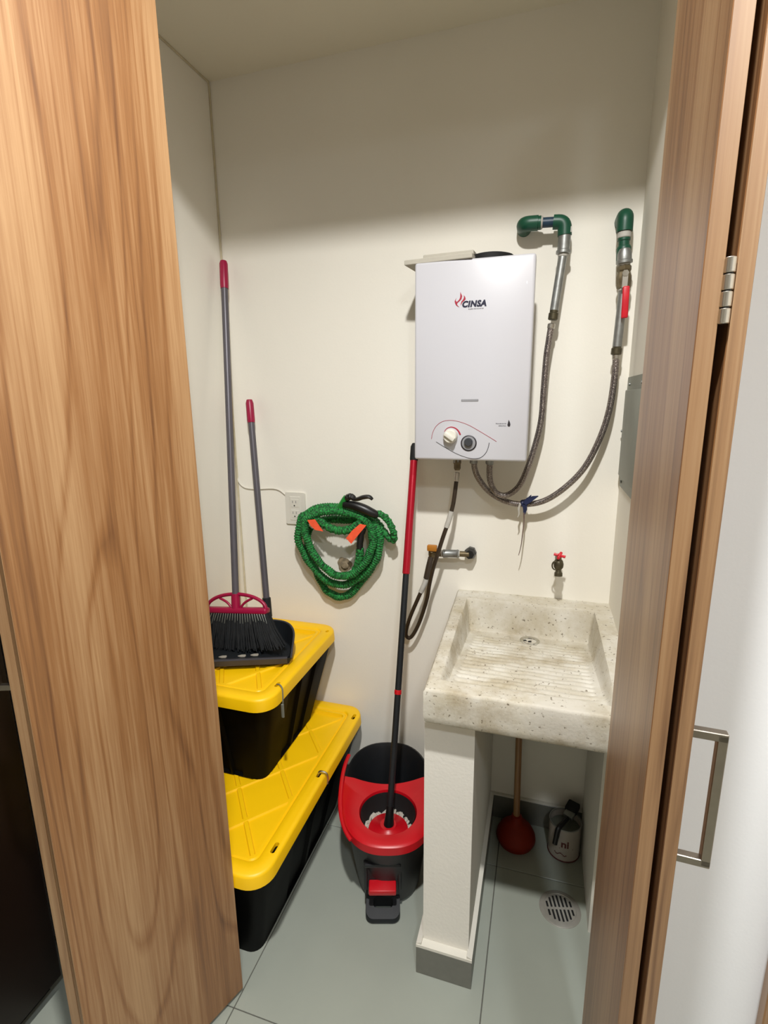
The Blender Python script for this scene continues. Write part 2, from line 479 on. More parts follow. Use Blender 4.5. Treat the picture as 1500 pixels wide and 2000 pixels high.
def lathe(profile, segs=32, M=None, cap0=True, cap1=True):
    """profile [(r,z)...] about local z"""
    V, F = [], []
    n = len(profile)
    for r, z in profile:
        for k in range(segs):
            a = 2 * PI * k / segs
            V.append((r * math.cos(a), r * math.sin(a), z))
    for i in range(n - 1):
        for k in range(segs):
            k2 = (k + 1) % segs
            F.append((i * segs + k, i * segs + k2, (i + 1) * segs + k2, (i + 1) * segs + k))
    if cap0:
        F.append(tuple(range(segs))[::-1])
    if cap1:
        F.append(tuple((n - 1) * segs + k for k in range(segs)))
    s = (V, F)
    return xf(s, M) if M is not None else s


def loft(rings, closed_v=False, cap0=True, cap1=True):
    n = len(rings[0])
    V = [tuple(p) for r in rings for p in r]
    F = []
    m = len(rings)
    for i in range(m if closed_v else m - 1):
        j = (i + 1) % m
        for k in range(n):
            k2 = (k + 1) % n
            F.append((i * n + k, i * n + k2, j * n + k2, j * n + k))
    if not closed_v:
        if cap0:
            F.append(tuple(range(n))[::-1])
        if cap1:
            F.append(tuple((m - 1) * n + k for k in range(n)))
    return V, F


def prism(poly, off):
    """polygon of 3-D points extruded by vector off"""
    n = len(poly)
    o = Vector(off)
    V = [tuple(p) for p in poly] + [tuple(Vector(p) + o) for p in poly]
    F = [tuple(range(n))[::-1], tuple(range(n, 2 * n))]
    for k in range(n):
        k2 = (k + 1) % n
        F.append((k, k2, n + k2, n + k))
    return V, F


def rrect(x0, x1, y0, y1, r, n=8):
    pts = []
    for cx, cy, a0 in ((x1 - r, y1 - r, 0), (x0 + r, y1 - r, PI / 2), (x0 + r, y0 + r, PI), (x1 - r, y0 + r, 1.5 * PI)):
        for k in range(n + 1):
            a = a0 + PI / 2 * k / n
            pts.append((cx + r * math.cos(a), cy + r * math.sin(a)))
    return pts


def along(a, b):
    """matrix: local z runs from a to b"""
    a, b = Vector(a), Vector(b)
    q = (b - a).to_track_quat('Z', 'Y')
    return Matrix.Translation(a) @ q.to_matrix().to_4x4()


def rod(a, b, r, r2=None, sides=20, bev=.15):
    L = (Vector(b) - Vector(a)).length
    r2 = r if r2 is None else r2
    e = min(r, r2) * bev
    return lathe([(r - e, 0), (r, e), (r2, L - e), (r2 - e, L)], sides, along(a, b))


# ---------------------------------------------------------------- object helpers


def obj(name, shape, material, parent=None, loc=None, ang=35, flat=False, recalc=True):
    """one mesh object; shape is in world space, stored relative to its thing"""
    V, F = shape
    origin = Vector((0, 0, 0))
    if parent is not None:
        p = parent
        chain = []
        while p is not None:
            chain.append(p)
            p = p.parent
        M = Matrix.Identity(4)
        for p in reversed(chain):
            M = M @ Matrix.LocRotScale(p.location, p.rotation_euler, p.scale)
        Mi = M.inverted()
        V = [tuple(Mi @ Vector(v)) for v in V]
    elif loc is not None:
        origin = Vector(loc)
        V = [tuple(Vector(v) - origin) for v in V]
    me = bpy.data.meshes.new(name)
    me.from_pydata(V, [], F)
    me.update()
    if recalc:
        bm = bmesh.new()
        bm.from_mesh(me)
        bmesh.ops.recalc_face_normals(bm, faces=bm.faces)
        bm.to_mesh(me)
        bm.free()
    if not flat:
        me.shade_smooth()
        me.set_sharp_from_angle(angle=math.radians(ang))
    me.materials.append(material)
    o = bpy.data.objects.new(name, me)
    o.location = origin
    C.objects.link(o)
    if parent is not None:
        o.parent = parent
    return o


def tag(o, label, cat, group=None):
    o['label'] = label
    o['category'] = cat
    if group:
        o['group'] = group
    return o


def thing(name, label, cat, loc, group=None):
    o = bpy.data.objects.new(name, None)
    o.empty_display_size = .05
    C.objects.link(o)
    o.location = loc
    return tag(o, label, cat, group)


def struct(name, shape, material, label=None, cat=None, **k):
    o = obj(name, shape, material, **k)
    o['kind'] = 'structure'
    if label:
        o['label'] = label
        o['category'] = cat
    return o


def text_shape(txt, size, shear=0.0, offset=0.0, extrude=0.0004, space=1.0):
    cu = bpy.data.curves.new('txt', 'FONT')
    cu.body = txt
    cu.size = size
    cu.shear = shear
    cu.offset = offset
    cu.space_character = space
    cu.extrude = extrude
    cu.resolution_u = 4
    o = bpy.data.objects.new('txt', cu)
    C.objects.link(o)
    dg = bpy.context.evaluated_depsgraph_get()
    dg.update()
    me = bpy.data.meshes.new_from_object(o.evaluated_get(dg))
    s = ([tuple(v.co) for v in me.vertices], [tuple(p.vertices) for p in me.polygons])
    bpy.data.objects.remove(o)
    bpy.data.meshes.remove(me)
    bpy.data.curves.remove(cu)
    return s


# text lying in the XZ plane, read from -y
def facing(x, y, z):
    return Matrix.Translation((x, y, z)) @ Matrix.Rotation(PI / 2, 4, 'X')


# ---------------------------------------------------------------- the setting
XL, XR, YB, ZC = -1.09, 0.2235, 1.66, 2.503
HX0, HX1, HY0 = -2.0, 1.0, -2.6
YF0, YF1 = 0.85, 0.97          # front wall of the closet
DOOR_TOP = 2.425
HC = 2.84                      # hall ceiling
OPEN_L = XL

floor = struct('floor', sbox((HX0 - .1, HY0 - .1, -.08), (HX1 + .1, YB + .1, -.003)), GROUT, 'pale grey square tiled floor of closet and hall', 'floor')
gx = [-0.674 + .6 * k for k in range(-4, 5)]
gy = [0.843 + .6 * k for k in range(-7, 4)]
for i in range(len(gx) - 1):
    for j in range(len(gy) - 1):
        x0, x1 = max(gx[i], HX0) + .0012, min(gx[i + 1], HX1) - .0012
        y0, y1 = max(gy[j], HY0) + .0012, min(gy[j + 1], YB) - .0012
        if x1 - x0 > .02 and y1 - y0 > .02:
            obj('tile', sbox((x0, y0, -.02), (x1, y1, 0), .0012, 1), TILE, floor, flat=True)

struct('wall_back', sbox((XL - .12, YB, 0), (XR + .12, YB + .12, ZC)), WALL, 'white painted back wall of the utility closet', 'wall')
struct('wall_left', sbox((XL - .12, YF1, 0), (XL, YB, ZC)), WALL, 'white painted left wall of the utility closet', 'wall')
struct('wall_right', sbox((XR, YF1, 0), (XR + .12, YB, ZC)), WALL, 'white painted right wall of the utility closet with grey cover plate', 'wall')
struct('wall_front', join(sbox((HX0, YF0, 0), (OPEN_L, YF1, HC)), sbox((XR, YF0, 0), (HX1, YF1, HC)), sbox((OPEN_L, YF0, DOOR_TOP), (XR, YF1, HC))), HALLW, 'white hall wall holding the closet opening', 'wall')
struct('wall_hall_left', sbox((HX0 - .12, HY0, 0), (HX0, YF1, HC)), HALLD, 'cream side wall of the hall beside the dark cabinet', 'wall')
struct('wall_hall_right', sbox((HX1, HY0, 0), (HX1 + .12, YF1, HC)), HALLD, 'cream side wall of the hall on the sink side', 'wall')
struct('wall_hall_rear', sbox((HX0 - .12, HY0 - .12, 0), (HX1 + .12, HY0, HC)), HALLD, 'cream end wall of the hall facing the closet', 'wall')
struct('ceiling', sbox((XL - .12, YF1, ZC), (XR + .12, YB + .12, ZC + .1)), CEIL, 'plain painted closet ceiling', 'ceiling')
struct('ceiling_hall', sbox((HX0 - .12, HY0 - .12, HC), (HX1 + .12, YF1, HC + .1)), HALLD, 'plain painted hall ceiling', 'ceiling')
# thin beige bead, darker than the wall paint, in the ceiling and left corner
struct('trim_1', tube([(XL + .002, .98, ZC - .002), (XL + .002, YB - .006, ZC - .002), (XL + .003, YB - .003, ZC - .02), (XL + .003, YB - .003, .10)], .0035, 6), mat('corner_bead', (206, 196, 168), .8, alb=.9, var=.1, vscale=30), 'beige bead along the left corner of the closet', 'trim')


def baseboard(name, lo, hi, ledge_lo, ledge_hi, label):
    b = struct(name, sbox(lo, hi, .001, 1), BASET, label, 'baseboard', flat=True)
    obj('ledge', sbox(ledge_lo, ledge_hi, .001, 1), LEDGE, b, flat=True)


BH = .098
baseboard('baseboard_back', (XL, YB - .012, 0), (XR, YB, BH - .006), (XL, YB - .012, BH - .006), (XR, YB, BH), 'grey tile baseboard with white top edge along the back wall')
baseboard('baseboard_left', (XL, YF1, 0), (XL + .012, YB - .012, BH - .006), (XL, YF1, BH - .006), (XL + .012, YB - .012, BH), 'grey tile baseboard with white top edge along the left wall')
baseboard('baseboard_right', (XR - .012, YF1, 0), (XR, YB - .012, BH - .006), (XR - .012, YF1, BH - .006), (XR, YB - .012, BH), 'grey tile baseboard with white top edge along the right wall')


# sink supports (masonry, part of the room)
def sink_under(y):
    return .778 - .05 * max(0, min(1, (y - 1.03) / .6))


def pier(name, x0, x1, y0, y1, label):
    poly = [(x0, y0, 0), (x0, y1, 0), (x0, y1, sink_under(y1) + .002), (x0, y0, sink_under(y0) + .002)]
    return struct(name, prism(poly, (x1 - x0, 0, 0)), PIER, label, 'pier', flat=True)


pr = pier('wall_pier', -.2375, -.117, 1.076, YB - .002, 'white plastered pier under the outer end of the concrete sink')
px0, px1, py0 = -.252, -.105, 1.055
bs = join(sbox((px0, py0, 0), (px1, 1.076, BH - .012), .001, 1), sbox((px0, 1.076, 0), (-.240, YB - .012, BH - .012)), sbox((-.117, 1.076, 0), (px1, YB - .012, BH - .012)))
obj('baseboard_tile', bs, BASET, pr, flat=True)
zt = BH - .012
ld = join(prism([(px0, py0, zt), (px1, py0, zt), (px1, py0, BH - .004), (px0, py0, BH - .004)], (0, .022, 0)),
          prism([(px0, py0 + .002, zt), (-.238, py0 + .002, zt), (-.238, py0 + .002, BH + .004), (px0, py0 + .002, BH - .002)], (0, YB - .014 - py0, 0)),
          prism([(-.119, py0 + .002, zt), (px1, py0 + .002, zt), (px1, py0 + .002, BH - .002), (-.119, py0 + .002, BH + .004)], (0, YB - .014 - py0, 0)))
obj('ledge', ld, LEDGE, pr, flat=True)
pier('wall_pier', .196, XR, 1.30, YB - .014, 'narrow plastered pier under the sink against the right wall')

# wooden casing on the hall wall
struct('trim_2', sbox((.41, YF0 - .022, 0), (.50, YF0, 2.12), .002, 1), WOODE, 'wooden door casing on the hall wall beside the closet', 'trim')

# ---------------------------------------------------------------- folding doors
TL, LW, DZ0, DZ1 = .018, .35, .012, 2.41


def local_part(name, shape, material, parent, label=None):
    """mesh given in its parent's own coordinates"""
    me = bpy.data.meshes.new(name)
    me.from_pydata(shape[0], [], shape[1])
    me.update()
    bm = bmesh.new()
    bm.from_mesh(me)
    bmesh.ops.recalc_face_normals(bm, faces=bm.faces)
    bm.to_mesh(me)
    bm.free()
    me.shade_smooth()
    me.set_sharp_from_angle(angle=math.radians(35))
    me.materials.append(material)
    o = bpy.data.objects.new(name, me)
    C.objects.link(o)
    o.parent = parent
    if label:
        o['label'] = label
    return o


def bow_handle(face_y, sgn, x, z0, z1, out=.040, th=.010):
    """square bow handle in leaf coordinates: two arms and a grip"""
    y0, y1 = sorted((face_y, face_y + sgn * out))
    g0, g1 = sorted((face_y + sgn * (out - th), face_y + sgn * out))
    return join(sbox((x - th / 2, y0, z0), (x + th / 2, y1, z0 + th), .0008, 1), sbox((x - th / 2, y0, z1 - th), (x + th / 2, y1, z1), .0008, 1),
                sbox((x - th / 2, g0, z0 + th * .2), (x + th / 2, g1, z1 - th * .2), .0008, 1))


def leaf(parent, loc, ang, y0, y1, x0=0.0):
    o = local_part('leaf', sbox((x0, y0, DZ0), (LW, y1, DZ1), .0008, 1), WOODL, parent)
    o.location = loc
    o.rotation_euler = (0, 0, ang)
    e = local_part('edge_band', sbox((x0 - .0008, y0 + .0006, DZ0), (x0 + .0006, y1 - .0006, DZ1)), WOODE, o)
    return o


def hinge(parent, x, y, z0, z1, r=.0046):
    h = local_part('hinge', rod((x, y, z0 + .001), (x, y, z1 - .001), r * .7), BLACKM, parent, 'silver barrel hinge between the leaves')
    n = 4
    for i in range(n):
        a, b = z0 + (z1 - z0) * i / n, z0 + (z1 - z0) * (i + 1) / n
        local_part('knuckle', rod((x, y, a + .0006), (x, y, b - .0006), r), STEEL, h)
    return h


d_dir = Vector((-.345, -.939))
F2 = Vector((-.671, .882))
Nn = F2 + LW * d_dir
n_dir = Vector((-.939, .345))
door1 = bpy.data.objects.new('door_1', None)
C.objects.link(door1)
door1.location = (Nn.x, Nn.y, 0)
door1['kind'] = 'structure'
door1['label'] = 'wooden folding door standing open beside the yellow lidded totes'
door1['category'] = 'door'
a2 = math.atan2(.939, .345)
leaf(door1, (0, 0, 0), a2, 0, TL)
hp = n_dir * TL
a1 = math.atan2(.939, -.345)
l1 = leaf(door1, (hp.x, hp.y, 0), a1, 0.0005, TL)
local_part('handle', bow_handle(TL, 1, .032, 1.018, 1.195, out=.048), HANDLE, l1, 'satin bow handle')
hinge(l1, -.002, 0, 1.562, 1.618)

# right pair
N2, F3 = Vector((.1265, .55)), Vector((.1405, .90))
ar = math.atan2(F3.y - N2.y, F3.x - N2.x)
door2 = bpy.data.objects.new('door_2', None)
C.objects.link(door2)
door2.location = (N2.x, N2.y, 0)
door2['kind'] = 'structure'
door2['label'] = 'wooden folding door folded flat beside the concrete sink'
door2['category'] = 'door'
leaf(door2, (0, 0, 0), ar, -.0165, 0)
l2 = leaf(door2, (0, 0, 0), ar, -.0395, -.0250)
local_part('handle', bow_handle(-.0395, -1, .030, .972, 1.145), HANDLE, l2, 'satin bow handle')
hinge(l2, -.0015, -.0202, 1.562, 1.618)

# ---------------------------------------------------------------- dark cabinet in the hall
cb = thing('tall_cabinet', 'tall dark brown glossy cabinet standing in the hall behind the door handle', 'cabinet', (-1.42, .35, 0))
obj('body', sbox((-1.74, .02, .05), (-1.14, .76, 1.95), .004), DARKW, cb)
obj('plinth', sbox((-1.72, .04, 0), (-1.16, .74, .05)), BLACKM, cb)
obj('door', sbox((-1.14, .03, .06), (-1.115, .745, 1.2), .003), DARKW, cb)
obj('door', sbox((-1.14, .03, 1.21), (-1.115, .745, 1.94), .003), DARKW, cb)

# ceiling lamps of the hall (outside the picture)
for L_, lb in ((LAMP_NEAR, 'ceiling lamp holder right above the closet doors'), (LAMP_FAR, 'ceiling lamp holder at the far end of the hall')):
    x, y, z = L_['loc']
    t = thing('ceiling_lamp', lb, 'lamp', (x, y, HC), 'hall ceiling lamps')
    obj('base', lathe([(.055, 0), (.055, -.004), (.05, -.006)], 24, Matrix.Translation((x, y, HC))), PLASW, t)

# ---------------------------------------------------------------- concrete sink
SX0b, SX0f, SX1, SY0, SY1, SZ = -.254, -.229, XR, 1.022, YB, .865


def sink_shape():
    nx, ny = 110, 300
    V, F = [], []

    def sst(a, b, v):
        t = max(0, min(1, (v - a) / (b - a)))
        return t * t * (3 - 2 * t)

    rnd = random.Random(3)
    wob = [rnd.uniform(-1, 1) for _ in range(64)]

    def nz(x, y):
        return .0010 * (math.sin(x * 61 + 1.3 * math.sin(y * 37)) + math.sin(y * 53 + 2 * math.sin(x * 29)))

    for j in range(ny + 1):
        y = SY0 + (SY1 - SY0) * j / ny
        k = (y - SY0) / (SY1 - SY0)
        xl = SX0f + (SX0b - SX0f) * k
        for i in range(nx + 1):
            x = xl + (SX1 - xl) * i / nx
            # basin mask
            il, ir = xl + .028 + .012 * k, SX1 - .046 - .0 * k
            yf, yb = SY0 + .046, SY1 - .070
            mx = sst(il, il + .016, x) * (1 - sst(ir - .016, ir, x))
            my = sst(yf, yf + .008, y) * (1 - sst(yb - .026, yb, y))
            # sloping scrubbing floor, deepest by the drain
            u = max(0, min(1, (y - yf) / (1.535 - yf)))
            zf = .849 - .084 * u
            if y > 1.535:
                zf = .765
            # ridges
            rx = sst(-.178, -.165, x) * (1 - sst(.135, .15, x))
            ry = sst(1.085, 1.10, y) * (1 - sst(1.50, 1.515, y))
            zf -= rx * ry * .0075 * (.5 + .5 * math.sin((y - 1.09) * 2 * PI / .0275)) ** 3
            m = mx * my
            z = SZ * (1 - m) + zf * m + nz(x, y) * .7
            # rounded outer edges
            e = min(x - xl, y - SY0)
            if e < .007:
                z -= .007 * (1 - math.sqrt(max(0, 1 - (1 - e / .007) ** 2)))
            V.append((x, y, z))
    W = nx + 1
    for j in range(ny):
        for i in range(nx):
            a = j * W + i
            F.append((a, a + 1, a + W + 1, a + W))
    # skirt and underside
    loop = [i for i in range(nx + 1)] + [j * W + nx for j in range(1, ny + 1)] + [ny * W + i for i in range(nx - 1, -1, -1)] + [j * W for j in range(ny - 1, 0, -1)]
    prev = loop
    for f, ins in ((.35, 0), (.75, 0), (.95, .002), (1.0, .005)):
        cur = []
        for q in loop:
            x, y, z = V[q]
            zb = sink_under(y)
            zz = z + (zb - z) * f
            xx = x + ins if x < (SX0f + SX0b) / 2 + .02 else x
            yy = y + ins if y < SY0 + .001 else y
            cur.append(len(V))
            V.append((xx, yy, zz))
        n = len(loop)
        for k in range(n):
            k2 = (k + 1) % n
            F.append((prev[k], prev[k2], cur[k2], cur[k]))
        prev = cur
    F.append(tuple(prev))
    return V, F


sk = thing('laundry_sink', 'rough cream concrete laundry sink with ridged washboard floor', 'sink', (0, 1.34, .77))
obj('basin', sink_shape(), CONC, sk, ang=50)
dr = obj('drain', lathe([(.030, -.012), (.030, .0015), (.026, .003), (.020, .001), (.019, -.004)], 28, Matrix.Translation((-.008, 1.530, .768)), cap1=False), CHROME, sk)
obj('strainer', join(lathe([(.0195, 0), (.0195, .001)], 24, Matrix.Translation((-.008, 1.530, .763))), rod((-.008, 1.530, .763), (-.008, 1.530, .7665), .006)), BLACKM, dr)

# ---------------------------------------------------------------- gas water heater
HX0_, HX1_, HZ0, HZ1, HYF = -.361, -.0425, 1.328, 1.863, 1.47
ht = thing('water_heater', 'white tankless gas water heater on the wall above the sink', 'water heater', (-.2, 1.565, HZ0))
obj('casing', sbox((HX0_ + .012, 1.52, HZ0 + .012), (HX1_ - .008, YB, HZ1 - .004), .003), WHITE, ht)
obj('front_cover', sbox((HX0_, HYF, HZ0), (HX1_, 1.53, HZ1), .007, 3), WHITE, ht)
obj('flue_collar', lathe([(.062, 0), (.062, .02), (.056, .022), (.056, .008)], 32, Matrix.Translation((-.165, 1.55, HZ1 - .004))), BLACKM, ht)
fl = obj('flame_mark', prism(TRACE['fl1'], (0, .0012, 0)), LOGOR, ht, flat=True)
obj('flame_mark', prism(TRACE['fl2'], (0, .0012, 0)), LOGOR, ht, flat=True)
tx = obj('lettering', xf(text_shape('CINSA', .0210, .2, .0012, space=1.10), facing(-.2300, HYF - .0002, 1.7420)), NAVY, ht, flat=True)
tx['label'] = 'navy slanted brand lettering'
# unreadably small tagline under the name and by the drop: short printed strokes
rr = random.Random(5)


def strokes(x0, x1, z, h):
    sh, x = [], x0
    while x < x1:
        w = rr.uniform(.0012, .0026)
        sh.append(sbox((x, HYF - .0006, z - h * rr.uniform(.3, .5)), (x + w, HYF + .001, z + h * rr.uniform(.3, .5))))
        x += w + rr.uniform(.0006, .0014)
    return join(*sh)


obj('tagline_print', strokes(-.212, -.172, 1.7362, .003), GREYT, ht, flat=True)
obj('tagline_print', strokes(-.129, -.102, 1.4325, .003), GREYT, ht, flat=True)
obj('tagline_print', strokes(-.121, -.102, 1.4265, .003), GREYT, ht, flat=True)
dp = [(-.0945, 1.443), (-.0915, 1.437), (-.0895, 1.431), (-.090, 1.4265), (-.0928, 1.424), (-.0962, 1.4255), (-.0975, 1.429), (-.0965, 1.434)]
obj('drop_mark', prism([(x, HYF - .0008, z) for x, z in dp], (0, .002, 0)), LINEK, ht, flat=True)
obj('view_slot', sbox((-.2265, HYF - .0012, 1.4925), (-.1785, HYF + .003, 1.4995), .0012, 1), SLOTG, ht)
obj('panel_line', tube(smooth_path([(x, HYF - .0002, z) for x, y, z in TRACE['sw_up']], 60), .00075, 6), LINER, ht)
obj('panel_line', tube(smooth_path([(x, HYF - .0002, z) for x, y, z in TRACE['sw_lo']], 60), .0009, 6), LINEK, ht)
rp_ = smooth_path([(x, HYF - .0004, z) for x, y, z in TRACE['sw_red']], 40)
obj('dial_arc', tube(rp_, [.0008 + .0018 * i / len(rp_) for i in range(len(rp_))], 6, flat=.5), LOGOR, ht)
Mk = along((-.254, HYF + .001, 1.397), (-.254, HYF - .03, 1.397))
kn = obj('temperature_knob', lathe([(.0200, 0), (.0200, .012), (.0180, .020), (.0165, .0215)], 36, Mk), PLASW, ht)
obj('knob_grip', xf(sbox((-.006, -.0165, .018), (.006, .0165, .030), .0025), Mk @ Matrix.Rotation(math.radians(55), 4, 'Z')), PLASW, kn)
Mk2 = along((-.2025, HYF + .001, 1.3775), (-.2025, HYF - .03, 1.3775))
k2 = obj('flame_dial', lathe([(.0225, 0), (.0225, .0025), (.0200, .0035), (.0190, .0015)], 40, Mk2, cap1=False), LINEK, ht)
obj('dial_ring', lathe([(.0195, .0005), (.0190, .004), (.0125, .005)], 40, Mk2), SLOTG, k2)
obj('dial_cap', lathe([(.0118, .004), (.0118, .012), (.0100, .014)], 32, Mk2 @ Matrix.Translation((0, .0035, 0))), KNOBG, k2)
for x, r in ((-.252, .012), (-.2015, .012), (-.1535, .012)):
    obj('pipe_stub', rod((x, 1.583, HZ0 - .022), (x, 1.583, HZ0 + .03), r), GALV, ht)

# foam boards on top of the heater
b1 = tag(obj('foam_board', xf(sbox((-.095, -.075, -.0065), (.095, .075, .0065), .0015, 1), Matrix.Translation((-.292, 1.548, 1.8705)) @ Euler((.02, .0, -.10)).to_matrix().to_4x4()), FOAM, loc=(-.292, 1.545, 1.867)), 'larger white foam board lying on the water heater, jutting past its edge', 'foam board', 'boards on the heater')
b2 = tag(obj('foam_board', xf(sbox((-.070, -.05, -.006), (.070, .05, .006), .0015, 1), Matrix.Translation((-.272, 1.548, 1.8845)) @ Euler((.02, .0, -.06)).to_matrix().to_4x4()), FOAM, loc=(-.275, 1.54, 1.877)), 'smaller white foam board lying on top of the other one', 'foam board', 'boards on the heater')


# ---------------------------------------------------------------- water pipes
def elbow(a, corner, b, r):
    a, c, b = Vector(a), Vector(corner), Vector(b)
    d1, d2 = (c - a), (b - c)
    k = r * .9
    p = [a, c - d1.normalized() * k]
    for i in range(1, 7):
        t = i / 7
        s, e = c - d1.normalized() * k, c + d2.normalized() * k
        p.append((1 - t) ** 2 * s + 2 * t * (1 - t) * c + t * t * e)
    p += [c + d2.normalized() * k, b]
    return tube(p, r, 20)


wp = thing('water_pipe', 'galvanised water pipe with two dark green elbows above the heater', 'pipe', (-.085, YB, 1.972), 'water supply pipes')
obj('elbow', elbow((-.085, YB, 1.972), (-.085, 1.608, 1.972), (-.046, 1.608, 1.971), .0195), PPR, wp)
obj('collar', rod((-.048, 1.608, 1.971), (-.036, 1.608, 1.971), .0175), PPR, wp)
obj('label_band', rod((-.0455, 1.608, 1.971), (-.0335, 1.608, 1.9705), .0168), LABELW, wp)
obj('pipe', rod((-.036, 1.608, 1.9705), (.004, 1.608, 1.969), .0128), PPRB, wp)
obj('elbow', elbow((-.006, 1.608, 1.969), (.0235, 1.608, 1.967), (.0255, 1.608, 1.932), .0185), PPR, wp)
obj('label_band', sbox((.0395, 1.596, 1.937), (.0425, 1.612, 1.951)), LABELW, wp)
obj('coupling', lathe([(.0165, 0), (.0165, .036), (.0195, .038), (.0195, .045), (.016, .046)], 24, along((.0255, 1.608, 1.932), (.0245, 1.607, 1.886))), GALV, wp)
obj('tape', rod((.0245, 1.607, 1.888), (.0242, 1.607, 1.878), .0135), LABELW, wp)
obj('pipe', rod((.0242, 1.607, 1.886), (.0088, 1.60, 1.738), .0118), GALV, wp)
obj('union_nut', lathe([(.0115, 0), (.0115, .008), (.0135, .010), (.0135, .026), (.011, .028)], 12, along((.0092, 1.60, 1.742), (.0066, 1.60, 1.712))), BRONZE, wp)


def braided_hose(name, label, path, base):
    t = thing(name, label, 'hose', base, 'braided connection hoses')
    p = smooth_path(path, 160)
    obj('hose', tube(p, .0088, 14), BRAID, t)
    obj('ferrule', rod(p[0] + (p[0] - p[8]).normalized() * .004, p[4], .0104), STEEL, t)
    obj('ferrule', rod(p[-1] + (p[-1] - p[-9]).normalized() * .004, p[-6], .0104), GALV, t)
    ln = []
    for i in range(10, len(p) - 40):
        tg = (p[i + 1] - p[i - 1]).normalized()
        w = tg.cross(Vector((0, -1, 0))).normalized()
        ln.append(p[i] + Vector((0, -.0085, 0)) + w * .0030)
    obj('tracer_line', tube(ln, .0009, 5), LINEK, t)
    tk = []
    for i in range(6, len(ln) - 2, 7):
        tk.append(rod(ln[i] + Vector((-.0028, .0006, .0008)), ln[i] + Vector((.0028, .0006, -.0008)), .0008, sides=6))
    obj('tracer_ticks', join(*tk), LINEK, t)['kind'] = 'stuff'
    return t


braided_hose('braided_hose', 'shorter steel braided hose from the two-elbow pipe down to the heater', TRACE['hose_hot'], TRACE['hose_hot'][0])
braided_hose('braided_hose', 'longer steel braided hose curving below the red-levered valve to the heater', TRACE['hose_cold'], TRACE['hose_cold'][0])

wv = thing('valve_pipe', 'water pipe with red lever ball valve near the right wall', 'pipe', (.174, YB, 1.968), 'water supply pipes')
obj('elbow', elbow((.174, YB, 1.966), (.174, 1.602, 1.966), (.1745, 1.602, 1.926), .0205), PPR, wv)
obj('label_band', rod((.1745, 1.602, 1.927), (.1748, 1.602, 1.909), .0172), LABELW, wv)
obj('collar', rod((.1748, 1.602, 1.912), (.175, 1.602, 1.902), .0160), PPR, wv)
obj('pipe', rod((.175, 1.602, 1.905), (.1765, 1.602, 1.882), .0138), PPR, wv)
obj('adapter', lathe([(.0155, 0), (.0185, .006), (.0185, .040), (.0165, .042)], 24, along((.1762, 1.604, 1.892), (.1785, 1.604, 1.85))), PPR, wv)
obj('coupling', lathe([(.004, 0), (.0135, .004), (.0175, .014), (.0180, .030), (.0205, .032), (.0205, .039), (.0175, .040)], 24, along((.1775, 1.594, 1.886), (.1798, 1.596, 1.845))), GALV, wv)
obj('tape', rod((.1798, 1.598, 1.848), (.1805, 1.598, 1.838), .0152), LABELW, wv)
vb = obj('valve_body', lathe([(.0155, 0), (.0178, .003), (.0178, .012), (.0150, .016), (.0190, .028), (.0190, .036), (.0178, .046), (.0178, .056), (.0145, .058)], 8, along((.1805, 1.598, 1.842), (.1835, 1.598, 1.782))), BRASS, wv, ang=25)
obj('stem', join(rod((.182, 1.598, 1.818), (.182, 1.570, 1.818), .0065), lathe([(.0085, 0), (.0085, .006)], 6, along((.182, 1.575, 1.818), (.182, 1.565, 1.818)))), CHROME, vb)
lv = sbox((-.0085, -.004, -.080), (.0085, .004, 0), .0035)
obj('lever', xf(lv, Matrix.Translation((.1865, 1.571, 1.786)) @ Euler((.06, -.03, 0)).to_matrix().to_4x4()), REDH, wv, ang=60)
obj('lever_plate', sbox((.175, 1.571, 1.782), (.190, 1.575, 1.823), .001, 1), STEEL, wv)
obj('tape', rod((.1835, 1.598, 1.786), (.1838, 1.598, 1.778), .0140), LABELW, wv)
obj('pipe', rod((.1836, 1.600, 1.784), (.1792, 1.600, 1.634), .0120), GALV, wv)
obj('union_nut', lathe([(.0115, 0), (.0115, .006), (.0140, .009), (.0140, .024), (.011, .026)], 12, along((.1794, 1.60, 1.640), (.1782, 1.60, 1.612))), BRONZE, wv)

# ---------------------------------------------------------------- gas line
gp = thing('gas_valve', 'brass gas valve with orange lever and grey pipe on the wall', 'valve', (-.212, YB, 1.004))
obj('wall_cap', join(lathe([(.010, 0), (.019, .010), (.0205, .030), (.015, .046)], 7, along((-.211, YB, 1.004), (-.211, 1.60, 1.004)))), BLACK, gp, ang=20)
obj('nipple', rod((-.212, 1.62, 1.004), (-.246, 1.62, 1.003), .0095), BRASS, gp)
obj('tape', rod((-.243, 1.62, 1.003), (-.2475, 1.62, 1.003), .0115), LABELW, gp)
obj('coupling', lathe([(.0125, 0), (.0145, .003), (.0130, .008), (.0130, .045), (.0145, .050), (.0125, .053)], 24, along((-.247, 1.62, 1.003), (-.301, 1.62, 1.0))), GALV, gp)
obj('tape', rod((-.300, 1.62, 1.0), (-.3055, 1.62, 1.0), .0120), LABELW, gp)
gb = obj('valve_body', join(rod((-.303, 1.62, 1.0), (-.345, 1.62, .999), .0115), lathe([(.012, 0), (.014, .006), (.014, .022), (.010, .030)], 8, along((-.335, 1.62, 1.012), (-.335, 1.62, .975)))), BRASS, gp, ang=25)
obj('stem', rod((-.333, 1.62, 1.0), (-.333, 1.598, 1.012), .006), BRASS, gb)
obj('lever', xf(sbox((-.016, -.004, -.008), (.016, .012, .012), .003), Matrix.Translation((-.332, 1.596, 1.020))), ORANGEV, gp)

